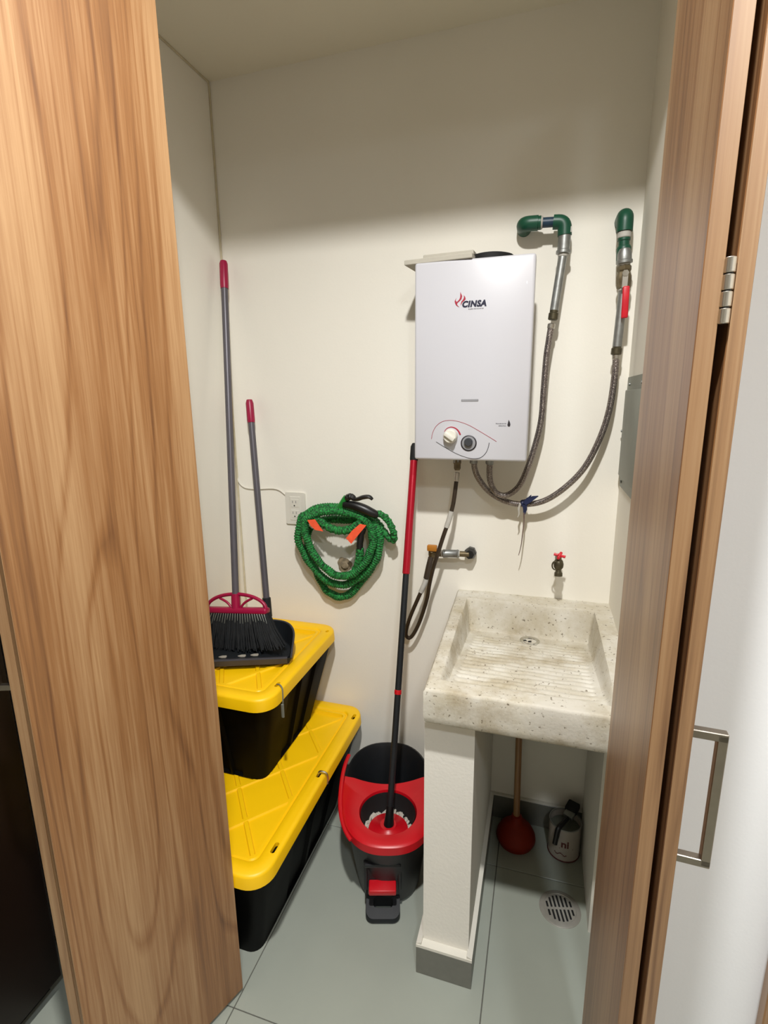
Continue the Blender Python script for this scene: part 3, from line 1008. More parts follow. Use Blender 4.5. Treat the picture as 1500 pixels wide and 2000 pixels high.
gh = thing('gas_hose', 'dark brown rubber gas hose looping below the heater', 'hose', TRACE['gas_hose'][0])
gpth = smooth_path(TRACE['gas_hose'], 200)
obj('hose', tube(gpth, .0066, 12), RUBBER, gh)
g0 = Vector(TRACE['gas_hose'][0])
obj('fitting', lathe([(.0125, 0), (.0125, .018), (.0105, .020), (.0105, .034), (.0075, .040)], 6, along((-.252, 1.583, HZ0 - .004), (g0.x, g0.y, g0.z + .006))), BRASS, gh, ang=20)
obj('sleeve', rod(gpth[0] + Vector((0, 0, .004)), gpth[6], .0078), STEEL, gh)
obj('label_sleeve', tube(gpth[22:32], .0082, 12), LABELW, gh)
obj('label_sleeve', tube(gpth[-40:-24], .0086, 12), LABELW, gh)
obj('end_fitting', tube(gpth[-24:], .0094, 10), RUBBER, gh)

# ---------------------------------------------------------------- blue film and string tied round the hose
tf = thing('blue_plastic_tie', 'scrap of blue plastic film tied round the longer hose', 'tie', (-.045, 1.605, 1.184))
c0 = Vector((-.045, 1.605, 1.184))


def blade(pts, w, y, th=.0012):
    L_, R_ = [], []
    P = [Vector((x, 0, z)) for x, z in pts]
    for i in range(len(P)):
        t = (P[min(i + 1, len(P) - 1)] - P[max(i - 1, 0)]).normalized()
        n = Vector((-t.z, 0, t.x))
        L_.append(P[i] + n * w[i])
        R_.append(P[i] - n * w[i])
    poly = [(p.x, y + .002 * math.sin(40 * p.z), p.z) for p in L_ + R_[::-1]]
    return prism(poly, (0, th, 0))


obj('knot', lathe([(.0092, 0), (.0115, .004), (.0108, .010), (.0118, .015), (.0092, .020)], 14, along((-.056, 1.608, 1.183), (-.036, 1.607, 1.188))), BLUEP, tf)
obj('film_tail', blade([(-.046, 1.186), (-.034, 1.198), (-.020, 1.206), (-.006, 1.212)], [.006, .009, .006, .001], 1.592), BLUEP, tf, flat=True)
obj('film_tail', blade([(-.040, 1.186), (-.036, 1.200), (-.027, 1.214)], [.006, .005, .001], 1.594), BLUEP, tf, flat=True)
obj('film_tail', blade([(-.045, 1.183), (-.043, 1.168), (-.045, 1.152)], [.007, .006, .003], 1.594), BLUEP, tf, flat=True)
obj('film_tail', blade([(-.058, 1.186), (-.062, 1.170), (-.060, 1.152), (-.064, 1.142)], [.003, .003, .002, .001], 1.593), LABELW, tf, flat=True)
obj('string', tube(smooth_path([(-.046, 1.597, 1.158), (-.0445, 1.6, 1.13), (-.047, 1.6, 1.09), (-.050, 1.602, 1.05), (-.056, 1.604, 1.018)], 20), [.003 - .0019 * i / 20 for i in range(21)], 6), GREYS, tf)

# ---------------------------------------------------------------- wall tap over the sink
tp = thing('wall_tap', 'small bronze wall tap with red cross handle above the sink', 'tap', (.064, YB, 1.0))
tb = obj('body', join(rod((.064, YB, 1.006), (.063, 1.585, 1.004), .0095),
                      lathe([(.008, 0), (.0125, .006), (.0150, .016), (.0140, .026), (.0090, .033)], 20, along((.063, 1.585, 1.022), (.064, 1.582, .985)))), BRONZE, tp)
obj('spout', lathe([(.0075, 0), (.0085, .010), (.0120, .014), (.0120, .024), (.0085, .024)], 20, along((.064, 1.582, .993), (.065, 1.578, .966))), BRONZE, tp)
obj('bonnet', rod((.063, 1.585, 1.014), (.064, 1.582, 1.030), .0075), BRASS, tp)
ar_ = Euler((.25, .12, -.25)).to_matrix().to_4x4()
hs = join(*[xf(rod((0, 0, 0), (.0170 * math.cos(a), .0170 * math.sin(a), 0), .0036, .0046, 10), Matrix.Translation((.065, 1.580, 1.034)) @ ar_) for a in (0, PI / 2, PI, 1.5 * PI)], xf(rod((0, 0, -.006), (0, 0, .005), .006), Matrix.Translation((.065, 1.580, 1.034)) @ ar_))
obj('cross_handle', hs, REDH, tp)
obj('guard_ring', tube([(.0535 + .0085 * math.cos(a), 1.575, 1.003 + .013 * math.sin(a)) for a in [2 * PI * k / 24 for k in range(24)]], .0022, 8, closed=True), BRONZE, tp)

# ---------------------------------------------------------------- socket and cord
so = thing('wall_socket', 'white double wall socket beside the green hose', 'socket', (-.851, YB, 1.116))
poly = [(x, YB, z) for x, z in rrect(-.890, -.811, 1.058, 1.176, .006, 4)]
obj('plate', prism(poly, (0, -.007, 0)), PLASW, so)
obj('insert', sbox((-.873, YB - .0085, 1.072), (-.829, YB - .004, 1.162), .002, 1), PLASW, so)
for zc in (1.137, 1.097):
    o = obj('outlet', sbox((-.868, YB - .0095, zc - .016), (-.834, YB - .006, zc + .016), .002, 1), PLASW, so)
    obj('slot', sbox((-.8605, YB - .0099, zc + .000), (-.8587, YB - .009, zc + .009)), GREYT, o)
    obj('slot', sbox((-.8475, YB - .0099, zc + .000), (-.8457, YB - .009, zc + .009)), GREYT, o)
    obj('earth_hole', rod((-.853, YB - .0095, zc - .009), (-.853, YB - .0101, zc - .009), .0026), BLACKM, o)
tag(obj('telephone_cord', tube(smooth_path([(-1.089, 1.6575, 1.246)] + [(x, 1.657, z) for x, y, z in TRACE['cord']][1:], 60), .0026, 8), PLASW, loc=(-.9, 1.657, 1.18)), 'thin white cable running from the corner to the wall socket', 'cable')

# ---------------------------------------------------------------- bare wall hole
ph = thing('wall_outlet_cap', 'rough brown plaster patch around a capped pipe inside the hose loop', 'pipe cap', (-.668, YB, .915))
pts = []
for k in range(28):
    a = 2 * PI * k / 28
    r = .027 * (1 + .10 * math.sin(3 * a + 1) + .05 * math.sin(7 * a))
    pts.append((-.667 + r * math.cos(a), YB, .917 + r * math.sin(a)))
obj('plaster_ring', prism(pts, (0, -.003, 0)), STAIN, ph)
obj('cap', lathe([(.015, 0), (.015, .006), (.011, .009)], 18, along((-.664, YB - .002, .917), (-.664, YB - .03, .917))), STAIN, ph)

# ---------------------------------------------------------------- access plate on the right wall
ap = thing('access_plate', 'grey metal access plate screwed to the right wall', 'cover plate', (XR, 1.55, 1.25))
poly = [(XR, 1.30, 1.555), (XR, 1.648, 1.555), (XR, 1.648, 1.268), (XR, 1.628, 1.246), (XR, 1.30, 1.246)]
obj('plate', prism(poly, (-.003, 0, 0)), PLATE, ap, flat=True)
obj('cover', xf(sbox((XR - .010, 1.318, 1.278), (XR - .002, 1.628, 1.520), .003), Matrix.Identity(4)), PLATE, ap)
for y, z in ((1.60, 1.535), (1.60, 1.262), (1.40, 1.535)):
    obj('screw', rod((XR - .002, y, z), (XR - .007, y, z), .0042), GALV, ap)
for z in (1.405,):
    obj('latch', rod((XR - .012, 1.632, z), (XR - .002, 1.632, z), .0035), GALV, ap)

# ---------------------------------------------------------------- floor drain
fd = thing('floor_drain', 'round chrome floor drain grate beside the sink pier', 'drain', (.121, 1.349, 0))
Mf = Matrix.Translation((.121, 1.349, 0))
obj('flange', lathe([(.060, 0), (.060, .0012), (.056, .0030), (.047, .0034), (.046, .0022)], 48, Mf), DRAINM, fd)
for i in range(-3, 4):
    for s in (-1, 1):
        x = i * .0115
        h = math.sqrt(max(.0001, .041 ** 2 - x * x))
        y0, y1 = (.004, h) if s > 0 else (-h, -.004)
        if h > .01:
            obj('slot', xf(sbox((x - .0028, y0, .0018), (x + .0028, y1, .0030), .001, 1), Mf @ Matrix.Rotation(.25, 4, 'Z')), BLACKM, fd)  # raised black bars, not cut through; the dark of the openings is their colour

# ---------------------------------------------------------------- green garden hose
hz = thing('garden_hose', 'green fabric expandable garden hose coiled on the wall with spray gun', 'hose', (-.668, YB, 1.1))


def ridged(path, r, closed, n, seed):
    rn = random.Random(seed)
    p = smooth_path(path, n, closed)
    m = len(p)
    ph = [rn.uniform(0, 6.28) for _ in range(4)]
    R, Q = [], []
    for i in range(m):
        f = i / m
        w = 1 + .11 * math.sin(i * PI / 2.2 + 1.2 * math.sin(f * 40 + ph[0])) + .05 * math.sin(f * 2 * PI * 9 + ph[1]) + rn.uniform(-.03, .03)
        R.append(r * w)
        Q.append(p[i] + Vector((.0012 * math.sin(f * 2 * PI * 13 + ph[2]), .001 * math.sin(f * 2 * PI * 11), .0012 * math.cos(f * 2 * PI * 12 + ph[3]))))
    return tube(Q, R, 12, closed)


obj('coil', ridged(TRACE['coil_a'], .0134, True, 520, 1), GFAB, hz, ang=80)
obj('coil', ridged(TRACE['coil_b'], .0134, True, 480, 2), GFAB, hz, ang=80)
obj('coil', ridged(TRACE['coil_c'], .0134, True, 540, 3), GFAB, hz, ang=80)
obj('coil', ridged(TRACE['coil_d'], .0134, False, 190, 4), GFAB, hz, ang=80)
obj('coil', ridged(TRACE['coil_e'], .0128, False, 80, 5), GFAB, hz, ang=80)
obj('tail', ridged(TRACE['tail'], .0108, False, 170, 6), GFAB, hz, ang=80)
gp_ = smooth_path(TRACE['grip'], 24)
gn = len(gp_)
obj('gun_grip', tube(gp_, [.0115 + .0055 * math.sin(PI * i / (gn - 1)) for i in range(gn)], 14), BLACK, hz)
obj('gun_body', tube(smooth_path(TRACE['gunneck'], 12), [.0145, .0135, .0125, .0118, .011, .0105, .010, .010, .010, .010, .010, .010, .010][:len(smooth_path(TRACE['gunneck'], 12))], 14), mat('gun_green', (30, 160, 60), .4, var=.05), hz)
hd = smooth_path(TRACE['gunhead'], 12)
obj('gun_head', tube(hd, [.0085, .0105, .0112, .0118, .0105, .0112, .0118, .0108, .0112, .0105, .010, .009, .008][:len(hd)], 8), BLACK, hz, ang=20)
lp = smooth_path(TRACE['lever'], 20)
obj('gun_lever', tube(lp, [.0045 + .003 * math.sin(PI * min(1, i / (len(lp) - 1) * 1.0)) for i in range(len(lp))], 10, flat=1.4), BLACK, hz)
cp = smooth_path(TRACE['coupling'], 12)
obj('coupling', tube(cp, [.0105, .0112, .0112, .0100, .0100, .0112, .0112, .0108, .0108, .0112, .0112, .0105, .0105][:len(cp)], 12), BLACK, hz, ang=25)
obj('orange_tag', prism(TRACE['tag_a'], (0, .0022, 0)), ORANGE, hz, flat=True)
obj('orange_tag', prism(TRACE['tag_b'], (0, .0022, 0)), ORANGE, hz, flat=True)
for x, z in ((-.752, 1.072), (-.585, 1.058)):
    t = tag(obj('wall_hook', tube(smooth_path([(x, YB, z), (x, 1.62, z - .004), (x, 1.585, z - .004), (x, 1.566, z + .006), (x, 1.562, z + .016)], 20), .0035, 8), STEEL, loc=(x, YB, z)), 'steel wall hook under the green hose on the %s side' % ('socket' if x < -.7 else 'mop'), 'hook', 'hooks behind the green hose')

# ---------------------------------------------------------------- storage totes


def tote_outline(x0, x1, y0, y1, r, dent, n=6):
    r = max(r, .012)
    pts = []
    cor = ((x1 - r, y1 - r, 0), (x0 + r, y1 - r, PI / 2), (x0 + r, y0 + r, PI), (x1 - r, y0 + r, 1.5 * PI))
    ends = []
    for cx, cy, a0 in cor:
        ends.append([(cx + r * math.cos(a0 + PI / 2 * k / n), cy + r * math.sin(a0 + PI / 2 * k / n)) for k in range(n + 1)])
    inn = ((0, -1), (1, 0), (0, 1), (-1, 0))
    for i in range(4):
        pts += ends[i]
        a, b = Vector(ends[i][-1]), Vector(ends[(i + 1) % 4][0])
        for t, d in ((.24, 0), (.26, 1), (.46, 1), (.48, 0), (.52, 0), (.54, 1), (.74, 1), (.76, 0)):
            p = a.lerp(b, t) + Vector(inn[i]) * dent * d
            pts.append((p.x, p.y))
    return pts


def cut_lid(lid, slots, zt):
    """boolean the slots into the lid mesh; the cutter does not stay in the scene"""
    sh = join(*[prism([(x, y, zt - .016) for x, y in rrect(sx - w / 2, sx + w / 2, sy - h / 2, sy + h / 2, min(w, h) * .45, 4)], (0, 0, .03)) for sx, sy, w, h in slots])
    cutter = obj('cutter', sh, TOTE, lid.parent)
    md_ = lid.modifiers.new('slots', 'BOOLEAN')
    md_.operation = 'DIFFERENCE'
    md_.solver = 'EXACT'
    md_.object = cutter
    dg = bpy.context.evaluated_depsgraph_get()
    dg.update()
    me = bpy.data.meshes.new_from_object(lid.evaluated_get(dg))
    lid.modifiers.clear()
    me.materials.clear()
    me.materials.append(YELLOW)
    me.polygons.foreach_set('material_index', [0] * len(me.polygons))
    lid.data = me
    me.name = 'lid'
    me.set_sharp_from_angle(angle=math.radians(40))
    bpy.data.objects.remove(cutter)
    return lid


def tote(label, x0, x1, y0, y1, z0, zt, ins, slots, ncell):
    cx, cy = (x0 + x1) / 2, (y0 + y1) / 2
    t = thing('storage_tote', label, 'storage box', (cx, cy, z0), 'black totes with yellow lids')
    rings = []
    for f, dent in ((0, .0), (.03, .010), (.5, .010), (.92, .010), (1.0, 0)):
        d = ins * (1 - f) + .012
        z = z0 + (zt - .020 - z0) * f
        rings.append([(x, y, z) for x, y in tote_outline(x0 + d, x1 - d, y0 + d, y1 - d, .035, dent)])
    obj('bin', loft(rings), TOTE, t, ang=30)
    prof = [(.005, zt - .038), (.0, zt - .038), (.002, zt - .008), (.004, zt - .003), (.009, zt), (.043, zt), (.046, zt - .002), (.049, zt - .007), (.052, zt - .0075), (.055, zt - .004), (.063, zt - .004), (.067, zt - .015)]
    lr = []
    for d, z in prof:
        lr.append([(x, y, z) for x, y in rrect(x0 + d, x1 - d, y0 + d, y1 - d, max(.012, .062 - d * .8), 8)])
    ld_ = cut_lid(obj('lid', loft(lr), YELLOW, t, ang=40), slots, zt)
    # ribs of the sunken panel
    d = .064
    a0, a1, b0, b1 = x0 + d, x1 - d, y0 + d, y1 - d
    zb = zt - .0155
    for i in range(ncell[0]):
        for j in range(ncell[1]):
            u0, u1 = a0 + (a1 - a0) * i / ncell[0], a0 + (a1 - a0) * (i + 1) / ncell[0]
            v0, v1 = b0 + (b1 - b0) * j / ncell[1], b0 + (b1 - b0) * (j + 1) / ncell[1]
            for ri, (p, q) in enumerate((((u0, v0), (u1, v1)), ((u1, v0), (u0, v1)))):
                L_ = math.hypot(q[0] - p[0], q[1] - p[1])
                an = math.atan2(q[1] - p[1], q[0] - p[0])
                s = loft([[(0, -.0085, 0), (0, .0085, 0), (0, .0050, .0055), (0, -.0050, .0055)], [(L_, -.0085, 0), (L_, .0085, 0), (L_, .0050, .0055), (L_, -.0050, .0055)]])
                obj('rib', xf(s, Matrix.Translation((p[0], p[1], zb - .0007 * ri - .00015 * (i + 2 * j))) @ Matrix.Rotation(an, 4, 'Z')), YELLOW, ld_, flat=True)
    for (sx, sy, w, h) in slots:
        obj('slot', prism([(x, y, zt - .016) for x, y in rrect(sx - w / 2, sx + w / 2, sy - h / 2, sy + h / 2, min(w, h) * .45, 4)], (0, 0, .004)), TOTE, ld_)
    return t


LZ, UZ = .362, .684
big = tote('larger black storage tote with yellow lid standing on the floor under the other', -1.076, -.592, .885, 1.645, 0.0, LZ, .075,
           [(-.614, 1.575, .012, .032), (-.614, 1.268, .012, .034), (-.614, .985, .012, .034)], (2, 3))
sm = tote('smaller black storage tote with yellow lid stacked on the bigger one', -1.076, -.688, 1.118, 1.645, LZ - .0102, UZ, .070,
          [(-.712, 1.585, .010, .016), (-.712, 1.215, .010, .026)], (2, 2))
# clips through the lid slots
hk = tag(obj('wire_clip', tube(smooth_path([(-.614, 1.262, LZ - .003), (-.614, 1.264, LZ + .008), (-.604, 1.266, LZ + .012), (-.590, 1.268, LZ + .007), (-.586, 1.268, LZ - .010), (-.588, 1.268, LZ - .030)], 24), .0028, 8), STEEL, loc=(-.60, 1.266, LZ)), 'bent steel wire clip through the lid slot of the bigger tote', 'clip', 'lid clips')
zc_ = thing('zip_tie', 'pale plastic tie hanging from the lid corner of the smaller tote', 'zip tie', (-.69, 1.205, UZ - .05), 'lid clips')
obj('strap', tube(smooth_path([(-.712, 1.213, UZ + .001), (-.700, 1.206, UZ + .007), (-.687, 1.198, UZ + .002), (-.684, 1.194, UZ - .02), (-.685, 1.193, UZ - .055)], 20), .0020, 8), PLATE, zc_)
obj('tail', sbox((-.689, 1.188, UZ - .088), (-.681, 1.193, UZ - .045), .001, 1), PLATE, zc_)

# ---------------------------------------------------------------- broom
S = Vector((-.957, 1.400, .873))
T = Vector((-1.057, 1.622, 1.962))
aw = (T - S).normalized()
au = (Vector((1, 0, 0)) - aw * aw.x).normalized()
av = aw.cross(au)
MB = Matrix(((au.x, av.x, aw.x, S.x), (au.y, av.y, aw.y, S.y), (au.z, av.z, aw.z, S.z), (0, 0, 0, 1)))
LH = (T - S).length
br = thing('broom', 'grey handled broom with magenta head resting in the dustpan', 'broom', tuple(MB @ Vector((0, 0, -.185))))
obj('handle', xf(lathe([(.0112, -.01), (.0112, LH - .085)], 18), MB), GREYM, br)
obj('end_grip', xf(lathe([(.0125, LH - .095), (.0138, LH - .085), (.0138, LH - .012), (.011, LH - .003), (.005, LH)], 18), MB), MAG, br)
hb = [xf(lathe([(.0155, -.062), (.0150, .0)], 16), MB)]
arch = []
for k in range(25):
    a = PI * k / 24
    arch.append(MB @ Vector((-.112 * math.cos(a), 0, -.050 + .048 * math.sin(a))))
hb.append(tube(arch, .0062, 8))
for s in (-1, 1):
    hb.append(tube(smooth_path([MB @ Vector((s * .015, 0, -.050)), MB @ Vector((s * .034, 0, -.030)), MB @ Vector((s * .062, 0, -.016))], 12), .0042, 8))
hb.append(xf(sbox((-.120, -.016, -.066), (.120, .016, -.046), .006), MB))
obj('head', join(*hb), MAG, br, ang=50)
rb = random.Random(11)
st = []
for i in range(34):
    f = -1 + 2 * i / 33
    for row in (-1, 0, 1):
        for k in range(4):
            x0 = f * .114 + rb.uniform(-.002, .002)
            y0 = row * .009 + rb.uniform(-.002, .002)
            ln = -.182 + .012 * abs(f) ** 2 + rb.uniform(-.006, .006)
            x1 = f * (.172 if f > 0 else .124) + rb.uniform(-.008, .008)
            y1 = row * .020 + rb.uniform(-.006, .006) - .004
            mid = (x0 + (x1 - x0) * .42, y0 + (y1 - y0) * .45, -.062 + (ln + .062) * .5)
            st.append(tube([MB @ Vector((x0, y0, -.062)), MB @ Vector(mid), MB @ Vector((x1, y1, ln))], [.0034, .0031, .0018], 5))
o = obj('bristles', join(*st), BRIST, br, ang=60)
o['kind'] = 'stuff'
tt = []
for i in range(26):
    f = -1 + 2 * i / 25
    x0 = f * .112
    tt.append(tube([MB @ Vector((x0, -.0135, -.064)), MB @ Vector((x0 + f * .012 - .001, -.0165, -.092 + rb.uniform(-.008, .008)))], [.0016, .0007], 5))
o = obj('bristle_roots', join(*tt), PLATE, br)
o['kind'] = 'stuff'

# ---------------------------------------------------------------- dustpan
FR = Vector((-.727, 1.334, UZ + .001))
pa = math.radians(21)
MD = Matrix.Translation(FR) @ Matrix.Rotation(pa, 4, 'Z')      # local x to the right along the lip, y inward; pan spans x -.31..0
dpn = thing('dustpan', 'charcoal long handled dustpan lying on the smaller yellow lid', 'dustpan', tuple(MD @ Vector((-.155, .12, 0))))
PW = .31
half = [(0, 0, .020), (.002, .03, .040), (.003, .06, .052), (.002, .09, .060), (-.004, .115, .066), (-.016, .138, .071), (-.034, .155, .074), (-.060, .166, .076), (-.10, .172, .077)]
full = half + [(-PW - x, y, z) for x, y, z in half[::-1]]


def pan():
    cx_, cy_ = -PW / 2, .075
    def ins(k, zf):
        return [(cx_ + (x - cx_) * (1 - k), cy_ + (y - cy_) * (1 - k), zf(z)) for x, y, z in full]
    return loft([ins(.05, lambda z: 0), ins(0, lambda z: z), ins(.022, lambda z: z), ins(.09, lambda z: .008)])


obj('pan', xf(pan(), MD), CHAR, dpn, ang=30)
obj('rim', tube([MD @ Vector(p) for p in smooth_path(full, 60)], .0030, 8), GREYP, dpn)
obj('lip', xf(prism([(-PW + .012, .001, .001), (-PW + .012, -.002, .020), (-PW + .012, .004, .0225), (-PW + .012, .030, .012), (-PW + .012, .032, .002)], (PW - .024, 0, 0)), MD), GREYP, dpn, ang=20)
hb0 = Vector((-.905, 1.508, .770))
hb1 = Vector((-.999, 1.632, 1.505))
da = (hb1 - hb0).normalized()
obj('socket', rod(hb0 - da * .02, hb0 + da * .05, .015), CHAR, dpn)
obj('handle', rod(hb0, hb1 - da * .07, .0112), GREYM, dpn)
obj('end_grip', lathe([(.0125, 0), (.0136, .006), (.0136, .068), (.010, .080)], 18, along(hb1 - da * .08, hb1)), MAG, dpn)
sc = [(-.16, .045, .010), (-.12, .048, .010), (-.22, .042, .011)]
for i, (x, y, z) in enumerate(sc):
    pts = [MD @ Vector((x + (.010 + .006 * (k % 2)) * math.cos(k * PI / 3), y + .007 * math.sin(k * PI / 3), z)) for k in range(6)]
    tag(obj('paper_scrap', prism(pts, (0, 0, .003)), PAPER, loc=tuple(pts[0])), 'small pale scrap swept into the dustpan', 'scrap', 'scraps in the dustpan')

# ---------------------------------------------------------------- mop bucket
BC = Vector((-.418, 1.357, 0))
MK = Matrix.Translation(BC) @ Matrix.Rotation(.294, 4, 'Z')
bk = thing('mop_bucket', 'charcoal spin mop bucket with red tray between totes and pier', 'bucket', tuple(BC))


def oval(hw, hl, z, n=56, cy=0.0, e=2.5):
    out = []
    for k in range(n):
        a = 2 * PI * k / n
        c, s = math.cos(a), math.sin(a)
        out.append((hw * math.copysign(abs(c) ** (2 / e), c), cy + hl * math.copysign(abs(s) ** (2 / e), s), z))
    return out


rings = [oval(.098, .150, 0, cy=.01), oval(.104, .158, .012, cy=.008), oval(.120, .188, .14, cy=.004), oval(.136, .218, .268), oval(.142, .225, .270), oval(.143, .226, .284), oval(.137, .220, .286),
         oval(.131, .213, .270), oval(.116, .184, .14, cy=.004), oval(.100, .152, .016, cy=.008)]
obj('tub', xf(loft(rings), MK), CHARD, bk, ang=50)
# red tray over the front half with the basket hole
hc, hr, n = (0, -.098), .083, 72
R0, R1, R2, R3, R4, R5 = [], [], [], [], [], []
for k in range(n):
    a = 2 * PI * k / n
    c, s = math.cos(a), math.sin(a)
    lo, hi = 0, .5
    for _ in range(40):
        m = (lo + hi) / 2
        x, y = hc[0] + m * c, hc[1] + m * s
        lim = .012 + .035 * (abs(x) / .13) ** 2
        if (abs(x) / .146) ** 2.5 + (abs(y) / .230) ** 2.5 < 1 and y < lim:
            lo = m
        else:
            hi = m
    q = lambda r, z: (hc[0] + r * c, hc[1] + r * s, z)
    R0.append(q(max(lo - .002, hr + .004), .262))
    R1.append(q(lo + .001, .264))
    R2.append(q(lo + .001, .288))
    R3.append(q(max(lo - .007, hr + .010), .2945))
    R4.append(q(hr + .004, .288))
    R5.append(q(hr - .002, .262))
obj('tray', xf(loft([R0, R1, R2, R3, R4, R5], closed_v=True), MK), RED, bk, ang=50)
ba = obj('spin_basket', xf(lathe([(.083, .282), (.080, .27), (.072, .215), (.066, .205), (.0, .204)], 40, Matrix.Translation((0, -.098, 0)), cap0=False, cap1=False), MK), BLACKM, bk, recalc=False)
# folded carrying handle along the rim
hnd = []
for k in range(30):
    a = math.radians(150 + 80 * k / 29)
    c, s = math.cos(a), math.sin(a)
    hnd.append(MK @ Vector((.150 * math.copysign(abs(c) ** .8, c), .234 * math.copysign(abs(s) ** .8, s), .275 + .028 * (1 - k / 29))))
obj('carry_handle', tube(hnd, .0065, 8, flat=.6), RED, bk)
hs_ = obj('pedal_housing', xf(join(sbox((-.072, -.186, .095), (-.062, -.13, .196), .003), sbox((.028, -.186, .095), (.038, -.13, .196), .003), sbox((-.070, -.200, .188), (.036, -.13, .200), .004)), MK), CHARD, bk)
obj('recess', xf(sbox((-.063, -.176, .070), (.029, -.12, .190)), MK), CHARD, bk)
obj('pedal_arm', xf(xf(sbox((-.050, -.030, -.010), (.030, .034, .010), .004), Matrix.Translation((-.008, -.178, .112)) @ Euler((.12, 0, 0)).to_matrix().to_4x4()), MK), RED, bk)
fo = [(x, y) for x, y in rrect(-.069, .033, -.210, -.105, .022, 6)]
fi = [(x, y) for x, y in rrect(-.046, .012, -.184, -.158, .010, 6)]


def fz(y):
    return .020 + .40 * (y + .210)


ringsF = [[(x, y, .006) for x, y in fi], [(x, y, .006) for x, y in fo], [(x, y, fz(y) - .004) for x, y in fo], [(x * .98, y + .001, fz(y)) for x, y in fo], [(x, y, fz(y)) for x, y in fi]]
obj('foot_pedal', xf(loft(ringsF, closed_v=True), MK), CHAR, bk, ang=40)

# ---------------------------------------------------------------- mop
m0, m1 = Vector((-.3875, 1.262, .235)), Vector((-.396, 1.622, 1.362))
md = (m1 - m0).normalized()


def at_z(z):
    return m0 + (m1 - m0) * ((z - m0.z) / (m1.z - m0.z))


mp_ = thing('mop', 'mop with dark and red handle standing in the spin bucket', 'mop', tuple(m0))
obj('handle', rod(at_z(.25), at_z(.968), .0098, sides=18), CHAR, mp_)
obj('handle', rod(at_z(.962), at_z(1.312), .0120, sides=18), REDT, mp_)
obj('end_grip', lathe([(.0125, 0), (.0135, .006), (.0135, .045), (.009, .056)], 18, along(at_z(1.308), at_z(1.362))), BLACKM, mp_)
obj('joint_ring', rod(at_z(.608), at_z(.622), .0112), RED, mp_)
obj('neck', join(lathe([(.017, 0), (.016, .015), (.0125, .04), (.0105, .07)], 20, along(at_z(.226), at_z(.30)))), BLACK, mp_)
hc3 = MK @ Vector((0, -.098, 0))
obj('head_disc', lathe([(.060, .214), (.062, .218), (.060, .226), (.030, .236), (.024, .242), (.0, .242)], 40, Matrix.Translation((hc3.x, hc3.y, 0)), cap1=False), RED, mp_)
yr = []
rm = random.Random(21)
for k in range(54):
    a = 2 * PI * k / 54
    r0_ = .058
    b = a + rm.uniform(-.15, .15)
    p0 = (hc3.x + r0_ * math.cos(a), hc3.y + r0_ * math.sin(a), .216)
    p1 = (hc3.x + .069 * math.cos(b), hc3.y + .069 * math.sin(b), .226 + rm.uniform(-.004, .006))
    p2 = (hc3.x + .070 * math.cos(b + .2), hc3.y + .070 * math.sin(b + .2), .210)
    yr.append(tube(smooth_path([p0, p1, p2], 6), .0042, 6))
o = obj('yarn', join(*yr), MOPW, mp_, ang=70)
o['kind'] = 'stuff'

# ---------------------------------------------------------------- plunger under the sink
pl = thing('plunger', 'orange rubber plunger with wooden handle under the sink', 'plunger', (-.02, 1.562, 0))
Mp = Matrix.Translation((-.020, 1.560, 0))
obj('cup', lathe([(.050, .0), (.058, .004), (.060, .014), (.066, .022), (.064, .036), (.054, .056), (.036, .074), (.020, .084), (.017, .105), (.012, .108)], 36, Mp), PLUNGER, pl, ang=50)
obj('handle', rod((-.021, 1.560, .095), (-.030, 1.575, .64), .0108, sides=16), STICK, pl)

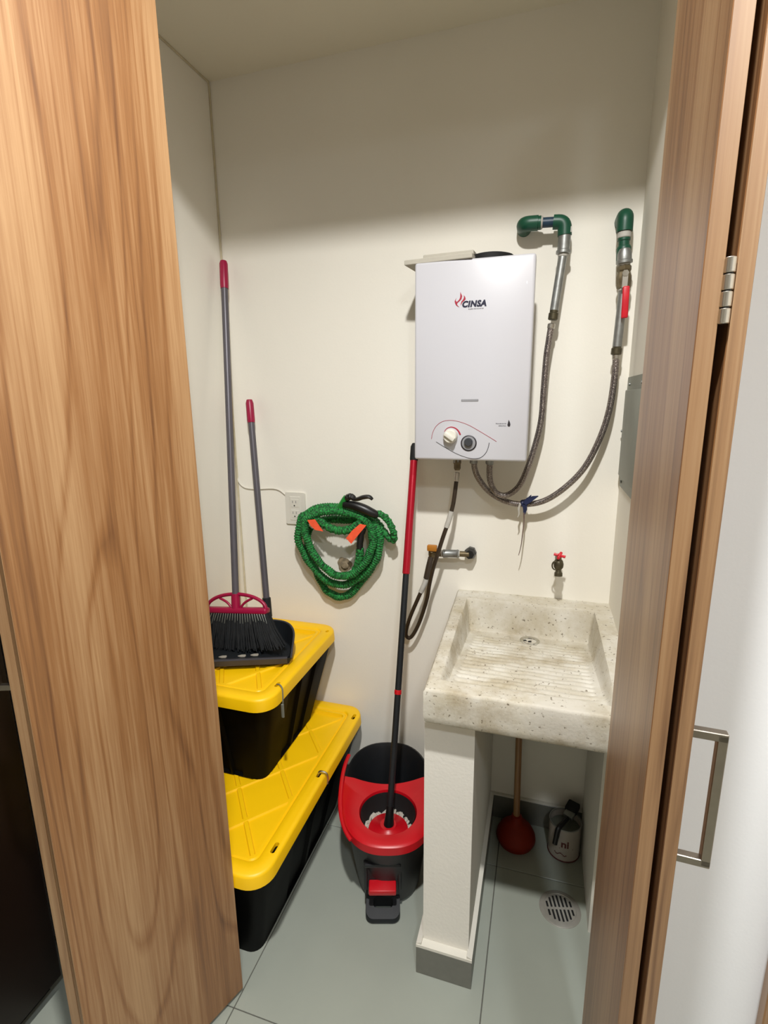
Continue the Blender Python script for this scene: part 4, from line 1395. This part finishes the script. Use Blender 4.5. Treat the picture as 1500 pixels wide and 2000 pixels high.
# ---------------------------------------------------------------- can with a brush
cn = thing('paint_can', 'white labelled open tin can under the sink', 'can', (.137, 1.568, 0))
Mc = Matrix.Translation((.137, 1.568, 0))
R_ = .050
obj('body', lathe([(R_ - .003, 0), (R_, .002), (R_, .122), (R_ - .0015, .122), (R_ - .0015, .012)], 44, Mc), CANW, cn)
obj('rim', tube([(.137 + R_ * math.cos(a), 1.568 + R_ * math.sin(a), .122) for a in [2 * PI * k / 40 for k in range(40)]], .0022, 8, closed=True), GALV, cn)
obj('base_rim', tube([(.137 + R_ * math.cos(a), 1.568 + R_ * math.sin(a), .004) for a in [2 * PI * k / 40 for k in range(40)]], .0022, 8, closed=True), CANTX, cn)
obj('contents', lathe([(R_ - .003, .095), (R_ - .003, .098)], 36, Mc), PLATE, cn)


def wrap(shape, a0, z0):
    V = []
    for x, y, z in shape[0]:
        a = a0 + x / R_
        r = R_ + .0002 + z
        V.append((.137 + r * math.cos(a), 1.568 + r * math.sin(a), z0 + y))
    return V, shape[1]


am = math.radians(-98)
obj('lettering', wrap(text_shape('ni', .036, 0, .001, .0004), am - .12, .058), CANTX, cn, flat=True)
obj('print_line', wrap(join(sbox((-.004, -.008, -.0002), (.040, -.0055, .0005)), *[sbox((.004 * k - .02, -.03 - .004 * math.sin(k), -.0002), (.004 * k - .016, -.027 - .004 * math.sin(k), .0005)) for k in range(10)]), am - .12, .058), CANTX, cn, flat=True)
bs_ = thing('paint_brush', 'black brush lying across the open tin can', 'brush', (.12, 1.53, .12))
obj('handle', tube(smooth_path([(.104, 1.500, .082), (.108, 1.508, .105), (.114, 1.518, .1295), (.128, 1.54, .1325), (.142, 1.566, .132)], 24), [.008] * 6 + [.0085] * 6 + [.0075] * 13, 10), BLACK, bs_)
obj('ferrule', xf(sbox((-.016, -.012, -.007), (.016, .016, .007), .002), Matrix.Translation((.148, 1.580, .134)) @ Euler((.15, 0, -.45)).to_matrix().to_4x4()), GALV, bs_)
obj('brush_hair', xf(sbox((-.020, 0, -.010), (.020, .040, .010), .005), Matrix.Translation((.151, 1.590, .137)) @ Euler((.25, 0, -.45)).to_matrix().to_4x4()), BLACKM, bs_)
